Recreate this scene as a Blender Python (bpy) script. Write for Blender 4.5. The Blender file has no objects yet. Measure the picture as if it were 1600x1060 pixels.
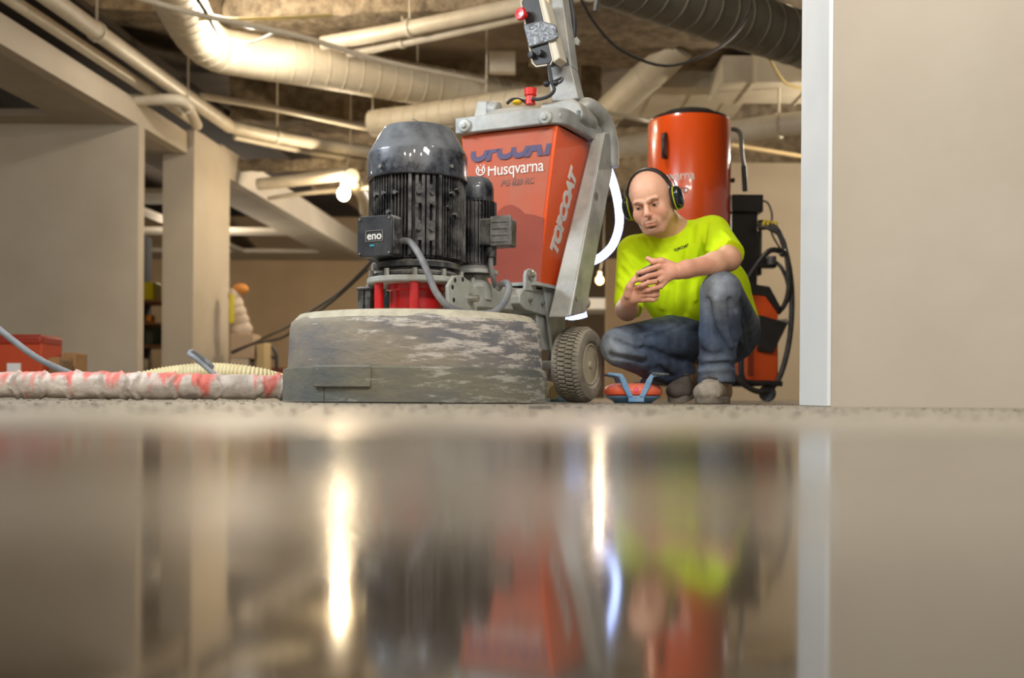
import bpy, bmesh, math, random
import numpy as np
from mathutils import Vector, Matrix, noise
random.seed(4)
SC = bpy.context.scene
COL = SC.collection
PI = math.pi
# ------------------------------------------------------------------ camera, world, light, exposure
F = 1700.0                # focal length in pixels of the 1600 wide frame
HX, HY = 800.0, 620.0     # principal point / horizon
CAMH = 0.022
ROLL = math.radians(0.4)
cr, sr = math.cos(ROLL), math.sin(ROLL)
cam_d = bpy.data.cameras.new('camera')
cam = bpy.data.objects.new('camera', cam_d)
COL.objects.link(cam)
SC.camera = cam
cam_d.sensor_width = 36.0
cam_d.sensor_fit = 'HORIZONTAL'
cam_d.lens = F / 1600 * 36.0
cam_d.shift_y = (HY - 530.0) / 1600.0
cam_d.clip_start = 0.01
cam_d.clip_end = 200
right = Vector((cr, 0, sr)); up = Vector((-sr, 0, cr)); back = right.cross(up)
m3 = Matrix((right, up, back)).transposed()
cam.matrix_world = Matrix.Translation((0, 0, CAMH)) @ m3.to_4x4()
cam_d.dof.use_dof = True
cam_d.dof.focus_distance = 3.65
cam_d.dof.aperture_fstop = 2.3
SC.view_settings.view_transform = 'Standard'
SC.view_settings.look = 'None'
SC.view_settings.gamma = 1.0
SC.view_settings.use_curve_mapping = False
SC.view_settings.exposure = 0.45
SC.cycles.use_denoising = True
SC.cycles.max_bounces = 6
SC.cycles.sample_clamp_indirect = 6.0
w = bpy.data.worlds.new('world'); SC.world = w; w.use_nodes = True
w.node_tree.nodes['Background'].inputs[0].default_value = (0.95, 0.90, 0.82, 1)
w.node_tree.nodes['Background'].inputs[1].default_value = 0.30

def lamp(x, y, z, energy, col=(1.0, 0.89, 0.74), r=0.06):
    d = bpy.data.lights.new('bulb_or_fill_light', 'POINT'); d.energy = energy; d.color = col; d.shadow_soft_size = r
    o = bpy.data.objects.new('bulb_or_fill_light', d); o.location = (x, y, z); COL.objects.link(o); return o
def area(x, y, z, rx, rz, sx, sy, energy, col=(1.0, 0.93, 0.82)):
    d = bpy.data.lights.new('soft_area_light', 'AREA'); d.energy = energy; d.color = col
    d.shape = 'RECTANGLE'; d.size = sx; d.size_y = sy
    o = bpy.data.objects.new('soft_area_light', d); o.location = (x, y, z)
    o.rotation_euler = (math.radians(rx), 0, math.radians(rz)); COL.objects.link(o); return o
# work lights over and behind the photographer
for (x, y, z, e) in ((-1.7, 0.5, 2.4, 42), (-1.05, 0.0, 2.5, 46), (-0.45, 0.4, 2.5, 42), (0.5, 0.1, 2.5, 46)):
    lamp(x, y, z, e, (1.0, 0.93, 0.82), 0.09)
area(1.3, 0.3, 2.8, 30, -10, 1.0, 0.4, 60, (0.95, 0.97, 1.0))  # added soft fill from overhead right, no such fixture known
area(-2.6, 3.2, 2.3, 50, -75, 0.9, 0.3, 60, (0.80, 0.90, 1.0))
for (x, y, z, e) in ((-2.2, 2.6, 2.7, 26), (0.75, 2.5, 2.3, 26), (0.2, 6.0, 2.9, 50), (1.9, 8.0, 2.9, 60), (-2.2, 9.0, 2.95, 50), (-4.6, 16, 2.2, 90), (-1.0, 16.2, 2.3, 110), (3.6, 9.6, 2.4, 110), (-1.9, 13.5, 3.7, 90), (2.6, 13.6, 3.7, 60), (-6.0, 7.5, 2.3, 16)):  # added unseen fill lamps brightening the worker, ceiling and far walls
    lamp(x, y, z, e)

def P(px, py, d):
    """point at depth d seen at pixel (px, py)"""
    u = px - HX; v = HY - py
    a = u * cr - v * sr; b = u * sr + v * cr
    return Vector((a / F * d, d, CAMH + b / F * d))
def Pz(px, py, z):
    """point at height z seen at pixel"""
    u = px - HX; v = HY - py
    b = u * sr + v * cr
    return P(px, py, (z - CAMH) * F / b)

# ------------------------------------------------------------------ materials
def lin(c):
    return tuple((x / 255 / 12.92) if x / 255 <= 0.04045 else ((x / 255 + 0.055) / 1.055) ** 2.4 for x in c)
MATS = {}
def mat(name, rgb, rough=0.6, metal=0.0, rgb2=None, scale=6.0, stretch=(1, 1, 1), lo=0.35, hi=0.65, bump=0.0, bscale=60.0,
        dust=None, dust_amt=0.0, dust_scale=9.0, coat=0.0, spec=0.5, detail=4.0, emit=None, estr=0.0, trans=0.0, rough2=None, sss=0.0):
    if name in MATS: return MATS[name]
    m = bpy.data.materials.new(name); m.use_nodes = True; MATS[name] = m
    nt = m.node_tree; b = nt.nodes['Principled BSDF']; N = nt.nodes.new; L = nt.links.new
    c1 = (*lin(rgb), 1)
    b.inputs['Base Color'].default_value = c1
    b.inputs['Roughness'].default_value = rough
    b.inputs['Metallic'].default_value = metal
    b.inputs['Coat Weight'].default_value = coat
    b.inputs['Specular IOR Level'].default_value = spec
    if sss: b.inputs['Subsurface Weight'].default_value = sss; b.inputs['Subsurface Radius'].default_value = (0.012, 0.005, 0.003)
    if trans: b.inputs['Transmission Weight'].default_value = trans
    if emit: b.inputs['Emission Color'].default_value = (*lin(emit), 1); b.inputs['Emission Strength'].default_value = estr
    tc = N('ShaderNodeTexCoord'); mp = N('ShaderNodeMapping'); mp.inputs['Scale'].default_value = stretch
    L(tc.outputs['Object'], mp.inputs['Vector'])
    col = None
    if rgb2 is not None:
        n = N('ShaderNodeTexNoise'); n.inputs['Scale'].default_value = scale; n.inputs['Detail'].default_value = detail
        n.inputs['Roughness'].default_value = 0.62
        L(mp.outputs[0], n.inputs['Vector'])
        r = N('ShaderNodeMapRange'); r.inputs[1].default_value = lo; r.inputs[2].default_value = hi
        L(n.outputs[0], r.inputs[0])
        mx = N('ShaderNodeMix'); mx.data_type = 'RGBA'
        mx.inputs[6].default_value = c1; mx.inputs[7].default_value = (*lin(rgb2), 1)
        L(r.outputs[0], mx.inputs[0]); col = mx.outputs[2]
        if rough2 is not None:
            mr = N('ShaderNodeMapRange'); mr.inputs[3].default_value = rough; mr.inputs[4].default_value = rough2
            L(r.outputs[0], mr.inputs[0]); L(mr.outputs[0], b.inputs['Roughness'])
    if dust is not None:
        g = N('ShaderNodeNewGeometry'); s = N('ShaderNodeSeparateXYZ'); L(g.outputs['Normal'], s.inputs[0])
        n2 = N('ShaderNodeTexNoise'); n2.inputs['Scale'].default_value = dust_scale; n2.inputs['Detail'].default_value = 6.0
        n2.inputs['Roughness'].default_value = 0.7
        L(mp.outputs[0], n2.inputs['Vector'])
        a = N('ShaderNodeMath'); a.operation = 'MULTIPLY_ADD'; a.inputs[1].default_value = 0.45
        L(s.outputs[2], a.inputs[0]); L(n2.outputs[0], a.inputs[2])
        r2 = N('ShaderNodeMapRange'); r2.inputs[1].default_value = 0.42; r2.inputs[2].default_value = 0.85
        r2.inputs[4].default_value = dust_amt; L(a.outputs[0], r2.inputs[0])
        mx2 = N('ShaderNodeMix'); mx2.data_type = 'RGBA'; mx2.inputs[7].default_value = (*lin(dust), 1)
        if col is not None: L(col, mx2.inputs[6])
        else: mx2.inputs[6].default_value = c1
        L(r2.outputs[0], mx2.inputs[0]); col = mx2.outputs[2]
        mr2 = N('ShaderNodeMapRange'); mr2.inputs[2].default_value = 1.0; mr2.inputs[3].default_value = rough; mr2.inputs[4].default_value = 0.9
        L(r2.outputs[0], mr2.inputs[0])
        if rough2 is None: L(mr2.outputs[0], b.inputs['Roughness'])
    if col is not None: L(col, b.inputs['Base Color'])
    if bump:
        n3 = N('ShaderNodeTexNoise'); n3.inputs['Scale'].default_value = bscale; n3.inputs['Detail'].default_value = 4.0
        L(mp.outputs[0], n3.inputs['Vector'])
        bp = N('ShaderNodeBump'); bp.inputs['Strength'].default_value = bump; bp.inputs['Distance'].default_value = 0.01
        L(n3.outputs[0], bp.inputs['Height']); L(bp.outputs[0], b.inputs['Normal'])
    return m

# ------------------------------------------------------------------ mesh collector
class MB:
    def __init__(s): s.v = []; s.f = []
    def add(s, verts, faces):
        n = len(s.v); s.v += [Vector(v) for v in verts]; s.f += [tuple(i + n for i in f) for f in faces]; return s
    def box(s, x0, x1, y0, y1, z0, z1, M=None):
        vs = [Vector((x, y, z)) for z in (z0, z1) for y in (y0, y1) for x in (x0, x1)]
        if M is not None: vs = [M @ v for v in vs]
        return s.add(vs, [(0, 2, 3, 1), (4, 5, 7, 6), (0, 1, 5, 4), (2, 6, 7, 3), (0, 4, 6, 2), (1, 3, 7, 5)])
    def hexa(s, b, t):
        """b: 4 bottom points in order, t: 4 top points"""
        return s.add(list(b) + list(t), [(3, 2, 1, 0), (4, 5, 6, 7)] + [(i, (i + 1) % 4, 4 + (i + 1) % 4, 4 + i) for i in range(4)])
    def prism(s, pts, vec):
        """polygon (3-D points) extruded by vec"""
        n = len(pts); pts = [Vector(p) for p in pts]; vec = Vector(vec)
        return s.add(pts + [p + vec for p in pts], [tuple(range(n - 1, -1, -1)), tuple(range(n, 2 * n))] + [(i, (i + 1) % n, n + (i + 1) % n, n + i) for i in range(n)])
    def tube(s, pts, r, n=10, caps=True, flat=None):
        pts = [Vector(p) for p in pts]; m = len(pts)
        rs = r if isinstance(r, (list, tuple)) else [r] * m
        T = []
        for i in range(m):
            a = pts[max(0, i - 1)]; b = pts[min(m - 1, i + 1)]; t = (b - a)
            T.append(t.normalized() if t.length > 1e-9 else Vector((0, 0, 1)))
        u = T[0].orthogonal().normalized()
        if flat is not None: u = (Vector(flat) - T[0] * Vector(flat).dot(T[0])).normalized()
        vs = []
        for i in range(m):
            u = (u - T[i] * u.dot(T[i])).normalized(); w_ = T[i].cross(u)
            for k in range(n):
                a = 2 * PI * k / n
                vs.append(pts[i] + (u * math.cos(a) + w_ * math.sin(a)) * rs[i])
        fs = [(i * n + k, i * n + (k + 1) % n, (i + 1) * n + (k + 1) % n, (i + 1) * n + k) for i in range(m - 1) for k in range(n)]
        if caps: fs += [tuple(range(n - 1, -1, -1)), tuple(range((m - 1) * n, m * n))]
        return s.add(vs, fs)
    def cyl(s, a, b, r, n=16, r2=None):
        return s.tube([a, b], [r, r if r2 is None else r2], n)
    def lathe(s, prof, c=(0, 0, 0), axis=(0, 0, 1), n=32, a0=0.0, a1=2 * PI, fn=None, close=False):
        """prof: list of (r, h) along axis"""
        ax = Vector(axis).normalized(); u = ax.orthogonal().normalized()
        if abs(ax.z) > 0.99: u = Vector((1, 0, 0))
        v_ = ax.cross(u); c = Vector(c); full = abs(a1 - a0 - 2 * PI) < 1e-6
        cols = n if full else n + 1; vs = []
        for (r, h) in prof:
            for k in range(cols):
                a = a0 + (a1 - a0) * k / n
                rr = fn(a, r, h) if fn else r
                vs.append(c + ax * h + (u * math.cos(a) + v_ * math.sin(a)) * rr)
        fs = []
        for i in range(len(prof) - 1):
            for k in range(n):
                k2 = (k + 1) % cols
                fs.append((i * cols + k, i * cols + k2, (i + 1) * cols + k2, (i + 1) * cols + k))
        if close:
            for k in range(n):
                k2 = (k + 1) % cols; i = len(prof) - 1
                fs.append((i * cols + k, i * cols + k2, k2, k))
            if not full:
                fs.append(tuple(i * cols for i in range(len(prof)))); fs.append(tuple(i * cols + n for i in reversed(range(len(prof)))))
        elif full:
            if prof[0][0] > 1e-6: fs.append(tuple(range(cols - 1, -1, -1)))
            if prof[-1][0] > 1e-6: fs.append(tuple(range((len(prof) - 1) * cols, len(prof) * cols)))
        return s.add(vs, fs)
    def ball(s, c, r, n=16, m=10, M=None):
        rr = Vector(r) if isinstance(r, (tuple, list, Vector)) else Vector((r, r, r))
        prof = [(math.sin(PI * i / m), -math.cos(PI * i / m)) for i in range(m + 1)]
        t = MB(); t.lathe([(max(a, 1e-4), b) for a, b in prof], n=n)
        vs = [Vector((v.x * rr.x, v.y * rr.y, v.z * rr.z)) for v in t.v]
        if M is not None: vs = [M @ v for v in vs]
        return s.add([v + Vector(c) for v in vs], t.f)
    def build(s, name, m, parent=None, smooth=True, bevel=0.0, seg=2, world=False, angle=35, recenter=True, merge=False, **tags):
        me = bpy.data.meshes.new(name)
        vs = s.v
        loc = Vector((0, 0, 0))
        if parent is not None and world:
            inv = INV[root_of(parent)]
            vs = [inv @ v for v in vs]
        if parent is None and recenter:
            mn = Vector((min(v.x for v in vs), min(v.y for v in vs), min(v.z for v in vs)))
            mx = Vector((max(v.x for v in vs), max(v.y for v in vs), max(v.z for v in vs)))
            loc = Vector(((mn.x + mx.x) / 2, (mn.y + mx.y) / 2, mn.z)); vs = [v - loc for v in vs]
        me.from_pydata([tuple(v) for v in vs], [], s.f)
        bm = bmesh.new(); bm.from_mesh(me)
        if merge: bmesh.ops.remove_doubles(bm, verts=bm.verts, dist=1e-5)
        bmesh.ops.recalc_face_normals(bm, faces=bm.faces)
        bm.to_mesh(me); bm.free()
        if m is not None: me.materials.append(m)
        if smooth:
            me.polygons.foreach_set('use_smooth', [True] * len(me.polygons))
            me.set_sharp_from_angle(angle=math.radians(angle))
        o = bpy.data.objects.new(name, me); COL.objects.link(o); o.parent = parent; o.location = loc
        if bevel:
            bv = o.modifiers.new('bevel', 'BEVEL'); bv.width = bevel; bv.segments = seg; bv.limit_method = 'ANGLE'; bv.angle_limit = math.radians(40); bv.harden_normals = False
        for k, v in tags.items(): o[k] = v
        return o
INV = {}
def root_of(o):
    while o.parent is not None: o = o.parent
    return o
def thing(name, label, cat, loc=(0, 0, 0), rotz=0.0, group=None):
    o = bpy.data.objects.new(name, None); COL.objects.link(o)
    o.empty_display_size = 0.1
    o.location = loc; o.rotation_euler = (0, 0, rotz); o['label'] = label; o['category'] = cat
    if group: o['group'] = group
    INV[o] = (Matrix.Translation(loc) @ Matrix.Rotation(rotz, 4, 'Z')).inverted()
    return o
def struct(name, mb, m, **k): return mb.build(name, m, kind='structure', **k)
def spline(pts, n=8):
    """Catmull-Rom through pts"""
    pts = [Vector(p) for p in pts]; out = []
    for i in range(len(pts) - 1):
        p0 = pts[max(0, i - 1)]; p1 = pts[i]; p2 = pts[i + 1]; p3 = pts[min(len(pts) - 1, i + 2)]
        for k in range(n):
            t = k / n
            out.append(0.5 * ((2 * p1) + (p2 - p0) * t + (2 * p0 - 5 * p1 + 4 * p2 - p3) * t * t + (3 * p1 - p0 - 3 * p2 + p3) * t ** 3))
    out.append(pts[-1]); return out
def text_mb(body, size, depth, M, shear=0.0, bold=0.0, spacing=1.0, sx=1.0, wrap=None):
    """lettering as real geometry, laid on the plane given by matrix M (x right, y up, z out)"""
    cu = bpy.data.curves.new('lettering', 'FONT'); cu.body = body; cu.size = size; cu.shear = shear; cu.offset = bold
    cu.space_character = spacing; cu.align_x = 'CENTER'; cu.align_y = 'CENTER'; cu.extrude = depth / 2; cu.resolution_u = 4
    o = bpy.data.objects.new('lettering', cu); COL.objects.link(o)
    dg = bpy.context.evaluated_depsgraph_get(); me = bpy.data.meshes.new_from_object(o.evaluated_get(dg))
    mb = MB(); vs = []
    for v in me.vertices:
        c = Vector((v.co.x * sx, v.co.y, v.co.z + depth / 2))
        vs.append(wrap(c) if wrap else M @ c)
    mb.add(vs, [tuple(p.vertices) for p in me.polygons])
    bpy.data.objects.remove(o); bpy.data.curves.remove(cu); bpy.data.meshes.remove(me)
    return mb
def frame(o, x, y):
    """matrix with origin o, x axis along x, y axis near y, z out"""
    x = Vector(x).normalized(); z = x.cross(Vector(y)).normalized(); y = z.cross(x)
    M = Matrix((x, y, z)).transposed().to_4x4(); M.translation = Vector(o); return M
# ================================================================== setting
M_wall = mat('wall_paint', (186, 176, 160), 0.85, rgb2=(178, 167, 150), scale=1.5, bump=0.05, bscale=40)
M_wallw = mat('white_paint', (225, 228, 228), 0.6)  # white wall end, tinted slightly blue for the cool light on it
M_brown = mat('back_wall_paint', (160, 136, 105), 0.9, rgb2=(150, 126, 96), scale=1.2)
M_beige = mat('beige_wall', (190, 174, 148), 0.85, rgb2=(182, 165, 140), scale=1.2)
M_soffit = mat('soffit_paint', (168, 158, 142), 0.9, rgb2=(156, 146, 130), scale=2)
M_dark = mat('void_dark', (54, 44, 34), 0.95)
M_deck = mat('ceiling_deck', (128, 114, 96), 0.95, rgb2=(96, 84, 70), scale=2.2, lo=0.3, hi=0.7, bump=0.6, bscale=24)
M_fire = mat('spray_fireproofing', (178, 162, 136), 0.95, rgb2=(126, 112, 92), scale=11, lo=0.35, hi=0.62, bump=1.0, bscale=38)
M_fire2 = mat('spray_fireproofing_dark', (138, 122, 98), 0.95, rgb2=(104, 90, 70), scale=9, lo=0.35, hi=0.62, bump=1.0, bscale=38)
M_duct = mat('painted_duct', (208, 198, 176), 0.5, rgb2=(196, 184, 160), scale=3)
M_pipe = mat('painted_pipe', (212, 203, 184), 0.38, rgb2=(198, 187, 166), scale=5)
M_galv = mat('galvanised_duct', (112, 106, 90), 0.65, 0.1, rgb2=(96, 92, 80), scale=5)
M_blackrub = mat('black_rubber', (30, 31, 34), 0.55, rgb2=(52, 53, 56), scale=20, dust=(120, 115, 106), dust_amt=0.35)

# polished concrete floor: dusty skin in patches over a glossy base
def floor_material():
    m = bpy.data.materials.new('polished_concrete'); m.use_nodes = True
    nt = m.node_tree; b = nt.nodes['Principled BSDF']; N = nt.nodes.new; L = nt.links.new
    g = N('ShaderNodeNewGeometry'); sp = N('ShaderNodeSeparateXYZ'); L(g.outputs['Position'], sp.inputs[0])
    # aggregate / cloud colour
    n1 = N('ShaderNodeTexNoise'); n1.inputs['Scale'].default_value = 3.0; n1.inputs['Detail'].default_value = 6
    L(g.outputs['Position'], n1.inputs['Vector'])
    n2 = N('ShaderNodeTexNoise'); n2.inputs['Scale'].default_value = 55.0; n2.inputs['Detail'].default_value = 4
    L(g.outputs['Position'], n2.inputs['Vector'])
    mx = N('ShaderNodeMix'); mx.data_type = 'RGBA'
    mx.inputs[6].default_value = (*lin((50, 43, 35)), 1); mx.inputs[7].default_value = (*lin((78, 70, 58)), 1)
    r1 = N('ShaderNodeMapRange'); r1.inputs[1].default_value = 0.35; r1.inputs[2].default_value = 0.65
    L(n1.outputs[0], r1.inputs[0]); L(r1.outputs[0], mx.inputs[0])
    # dust: a grinding-dust skin spread beyond the wet polished strip, ragged edge
    n3 = N('ShaderNodeTexNoise'); n3.inputs['Scale'].default_value = 1.0; n3.inputs['Detail'].default_value = 3
    mp = N('ShaderNodeMapping'); mp.inputs['Scale'].default_value = (3.2, 14.0, 1); L(g.outputs['Position'], mp.inputs['Vector'])
    L(mp.outputs[0], n3.inputs['Vector'])
    mxv = N('ShaderNodeMath'); mxv.operation = 'MULTIPLY_ADD'; mxv.inputs[1].default_value = 0.22; L(n3.outputs[0], mxv.inputs[0]); L(sp.outputs[1], mxv.inputs[2])
    cr_ = N('ShaderNodeValToRGB'); e = cr_.color_ramp
    sc_ = N('ShaderNodeMath'); sc_.operation = 'MULTIPLY'; sc_.inputs[1].default_value = 0.5; L(mxv.outputs[0], sc_.inputs[0]); L(sc_.outputs[0], cr_.inputs[0])
    e.elements[0].position = 0.0; e.elements[0].color = (0.0, 0.0, 0.0, 1)
    e.elements[1].position = 1.0; e.elements[1].color = (1, 1, 1, 1)
    for p, v in FLOOR_RAMP:
        q = e.elements.new(p); q.color = (v, v, v, 1)
    n4 = N('ShaderNodeTexNoise'); n4.inputs['Scale'].default_value = 22.0; n4.inputs['Detail'].default_value = 5
    mp4 = N('ShaderNodeMapping'); mp4.inputs['Scale'].default_value = (1, 2.4, 1); L(g.outputs['Position'], mp4.inputs['Vector']); L(mp4.outputs[0], n4.inputs['Vector'])
    rr = N('ShaderNodeMapRange'); rr.inputs[1].default_value = 0.3; rr.inputs[2].default_value = 0.6; rr.inputs[3].default_value = 0.72; rr.inputs[4].default_value = 1.0
    L(n4.outputs[0], rr.inputs[0])
    dm = N('ShaderNodeMath'); dm.operation = 'MULTIPLY'; L(cr_.outputs[0], dm.inputs[0]); L(rr.outputs[0], dm.inputs[1])
    md = N('ShaderNodeMix'); md.data_type = 'RGBA'; L(dm.outputs[0], md.inputs[0]); L(mx.outputs[2], md.inputs[6])
    dcol = N('ShaderNodeMix'); dcol.data_type = 'RGBA'; dcol.inputs[6].default_value = (*lin((124, 114, 98)), 1); dcol.inputs[7].default_value = (*lin((152, 143, 126)), 1)
    r5 = N('ShaderNodeMapRange'); r5.inputs[1].default_value = 0.35; r5.inputs[2].default_value = 0.6; L(n2.outputs[0], r5.inputs[0]); L(r5.outputs[0], dcol.inputs[0])
    L(dcol.outputs[2], md.inputs[7]); L(md.outputs[2], b.inputs['Base Color'])
    ro = N('ShaderNodeMapRange'); ro.inputs[3].default_value = 0.075; ro.inputs[4].default_value = 0.55; L(dm.outputs[0], ro.inputs[0]); L(ro.outputs[0], b.inputs['Roughness'])
    b.inputs['IOR'].default_value = 1.75
    ns = N('ShaderNodeMapRange'); ns.inputs[3].default_value = 0.6; ns.inputs[4].default_value = 0.25; L(dm.outputs[0], ns.inputs[0]); L(ns.outputs[0], b.inputs['Specular IOR Level'])
    n6 = N('ShaderNodeTexNoise'); n6.inputs['Scale'].default_value = 9.0; n6.inputs['Detail'].default_value = 2
    L(g.outputs['Position'], n6.inputs['Vector'])
    bp = N('ShaderNodeBump'); bp.inputs['Strength'].default_value = 0.05; bp.inputs['Distance'].default_value = 0.004
    L(n6.outputs[0], bp.inputs['Height']); L(bp.outputs[0], b.inputs['Normal'])
    return m
FLOOR_RAMP = [(0.13, 0.0), (0.148, 0.40), (0.188, 0.40), (0.208, 0.05), (0.33, 0.14), (0.42, 0.6), (0.6, 0.9)]
mf = MB(); mf.add([(-14, -4, 0), (14, -4, 0), (14, 24, 0), (-14, 24, 0), (-14, -4, -.2), (14, -4, -.2), (14, 24, -.2), (-14, 24, -.2)], [(0, 1, 2, 3), (4, 7, 6, 5), (0, 4, 5, 1), (1, 5, 6, 2), (2, 6, 7, 3), (3, 7, 4, 0)])
struct('floor', mf, floor_material(), recenter=False)
struct('ceiling', MB().box(-14, 14, -4, 24, 3.9, 4.1), M_deck)

def bulk(d): return -3.64 + 0.082 * (d - 7.74)
def along(d, off=0.0): return bulk(d) + off
def strip(x0off, x1off, d0, d1, z0, z1, mb):
    """box between two lines parallel to the bulkhead"""
    b = [Vector((along(d0, x0off), d0, z0)), Vector((along(d0, x1off), d0, z0)), Vector((along(d1, x1off), d1, z0)), Vector((along(d1, x0off), d1, z0))]
    return mb.hexa(b, [v + Vector((0, 0, z1 - z0)) for v in b])
# bulkhead fascia and the lowered side ceiling with open tiles
struct('trim_1', strip(-0.12, 0, 4, 11.2, 2.5, 2.72, MB()), M_wall)
struct('trim_2', strip(-0.12, 0, 12.2, 20, 2.5, 2.83, MB()), M_wall)
sof = MB()
strip(-0.62, -0.12, 3, 20, 2.5, 2.56, sof)
prev = 3.0
for (a, b) in ((4.0, 6.6), (7.9, 9.7), (10.4, 13.4), (14.2, 16.5), (16.9, 18.9)):
    strip(-9, -0.62, prev, a, 2.5, 2.56, sof); prev = b
strip(-9, -0.62, prev, 20, 2.5, 2.56, sof)
strip(-2.1, -1.95, 14.2, 18.9, 2.5, 2.56, sof)
struct('ceiling_soffit', sof, M_soffit)
struct('ceiling_void', strip(-9, -0.13, 3, 20, 3.3, 3.36, MB()), M_dark)  # dark sheet whose colour stands in for the unlit space above the tiles
# walls
struct('wall_left', MB().box(-13.5, bulk(10.1), 10, 10.16, 0, 2.5), M_wall)
c0 = Vector((-3.61, 11.2, 0)); c1 = Vector((-3.29, 11.2, 0)); dv = Vector((0.089, 1.08, 0))
cb = [c0, c1, c1 + dv, c0 + dv]
struct('wall_pillar', MB().hexa(cb, [v + Vector((0, 0, 2.76)) for v in cb]), M_wall)
struct('wall_back', MB().box(-13.5, -2.62, 20, 20.2, 0, 3.9), M_brown)
struct('wall_back_middle', MB().box(-2.62, 13, 21.6, 21.8, 0, 3.9), mat('far_wall', (112, 96, 76), 0.9))
p = P(1108, 620, 12); 
struct('wall_right_back', MB().box(p.x, 9, 12, 12.2, 0, 2.62), M_beige)
p0 = P(947, 620, 12); 
struct('wall_partition', MB().box(p0.x, p.x, 12, 12.2, 0, 1.55), M_brown)
# near wall on the right with its white end
struct('wall_right', MB().hexa([Vector((0.872, 3.0, 0)), Vector((3.2, 2.80, 0)), Vector((3.2, 3.27, 0)), Vector((0.872, 3.27, 0))],
                               [Vector((0.872, 3.0, 3.9)), Vector((3.2, 2.80, 3.9)), Vector((3.2, 3.27, 3.9)), Vector((0.872, 3.27, 3.9))]), M_wall)
struct('trim_3', MB().box(0.866, 0.878, 2.994, 3.28, 0.001, 3.89), M_wallw, bevel=0.002)

def rough_box(x0, x1, y0, y1, z0, z1, amp=0.03, cell=0.09, seed=0.0, rot=0.0):
    """box with lumpy sprayed faces"""
    mb = MB(); c = Vector(((x0 + x1) / 2, (y0 + y1) / 2, 0)); R = Matrix.Rotation(rot, 3, 'Z')
    def face(o, u, v):
        nu = max(1, int(u.length / cell)); nv = max(1, int(v.length / cell)); vs = []
        for j in range(nv + 1):
            for i in range(nu + 1):
                q = o + u * (i / nu) + v * (j / nv)
                dsp = noise.noise_vector(q * 7 + Vector((seed, 0, 0))) * amp + noise.noise_vector(q * 19) * amp * 0.5
                vs.append(R @ (q + dsp - c) + c)
        mb.add(vs, [(j * (nu + 1) + i, j * (nu + 1) + i + 1, (j + 1) * (nu + 1) + i + 1, (j + 1) * (nu + 1) + i) for j in range(nv) for i in range(nu)])
    X = Vector((x1 - x0, 0, 0)); Y = Vector((0, y1 - y0, 0)); Z = Vector((0, 0, z1 - z0)); o = Vector((x0, y0, z0))
    face(o, X, Y); face(o, X, Z); face(o + Y, X, Z); face(o, Y, Z); face(o + X, Y, Z)
    return mb
struct('ceiling_beam', rough_box(-2.6, 0.9, 9.5, 9.95, 3.38, 3.9, 0.035, rot=math.radians(-9)), M_fire)
struct('ceiling_beam', rough_box(0.15, 4.6, 8.4, 10.3, 3.15, 3.9, 0.03, seed=3), M_fire2)
struct('ceiling_beam', rough_box(1.6, 6.0, 12.4, 12.9, 3.14, 3.9, 0.03, seed=8), M_fire)
struct('ceiling_beam', rough_box(-3.3, 1.0, 12.6, 13.2, 3.2, 3.9, 0.03, seed=5), M_fire2)
struct('ceiling_beam', rough_box(-7.6, -1.4, 9.6, 10.1, 3.46, 3.9, 0.03, seed=15, rot=math.radians(7)), M_fire2)
struct('ceiling_beam', rough_box(-3.3, -1.75, 12.7, 12.85, 2.66, 2.78, 0.02, cell=0.05, seed=9, rot=math.radians(-3)), M_fire)
struct('ceiling_beam', rough_box(-2.9, 5.5, 15.6, 16.1, 3.0, 3.9, 0.03, seed=11), M_fire2)

# ------------------------------------------------------------------ ducts and pipes
def spiral_duct(name, label, path, r, m, pitch=0.16, cat='duct', group=None, rib=0.008):
    t = thing(name, label, cat, tuple(path[0]), 0, group)
    MB().tube(path, r, 28).build('duct_body', m, t, world=True)
    for f_ in (.3, .8):
        q = path[int(f_ * (len(path) - 1))]; MB().tube([q + Vector((0, 0, r * .9)), Vector((q.x, q.y, 3.92))], .009, 6).build('hanger', M_pipe, t, world=True)
    acc = 0.0; nxt = pitch
    for a, b in zip(path[:-1], path[1:]):
        L_ = (b - a).length
        while nxt <= acc + L_:
            q = a + (b - a) * ((nxt - acc) / L_); ax = (b - a).normalized()
            MB().lathe([(r - 0.004, -rib), (r + 0.0045, -rib * .4), (r + 0.0045, rib * .4), (r - 0.004, rib)], q, ax, 28).build('seam', m, t, world=True)
            nxt += pitch
        acc += L_
    return t
big = spline([Pz(258, -60, 3.08), Pz(278, -5, 3.08), Pz(305, 48, 3.08), Pz(333, 74, 3.08), Pz(370, 84, 3.08), Pz(470, 100, 3.08), Pz(600, 122, 3.08), Pz(760, 150, 3.08), Pz(900, 175, 3.08)], 6)
spiral_duct('spiral_duct', 'fat round cream spiral duct bending overhead and running right behind the grinder', big, 0.195, M_duct, 0.165)
spiral_duct('spiral_duct', 'round duct rising rightwards below and behind the fat cream spiral duct', [Pz(582, 193, 2.7), Pz(640, 186, 2.7), Pz(760, 168, 2.7), Pz(880, 153, 2.7)], 0.128, M_duct, 0.14)
spiral_duct('spiral_duct', 'wide grey galvanised spiral duct at the top right beside the white wall end', [Pz(930, -48, 2.75), Pz(1130, 22, 2.75), Pz(1330, 88, 2.75)], 0.20, M_galv, 0.17, rib=0.007)
spiral_duct('diagonal_duct', 'smooth beige round duct climbing diagonally between grinder handle and orange dust extractor', [Pz(905, 225, 2.78), Pz(960, 165, 2.90), Pz(1035, 98, 3.10), Pz(1062, 70, 3.22)], 0.15, M_duct, 0.9)
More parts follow.
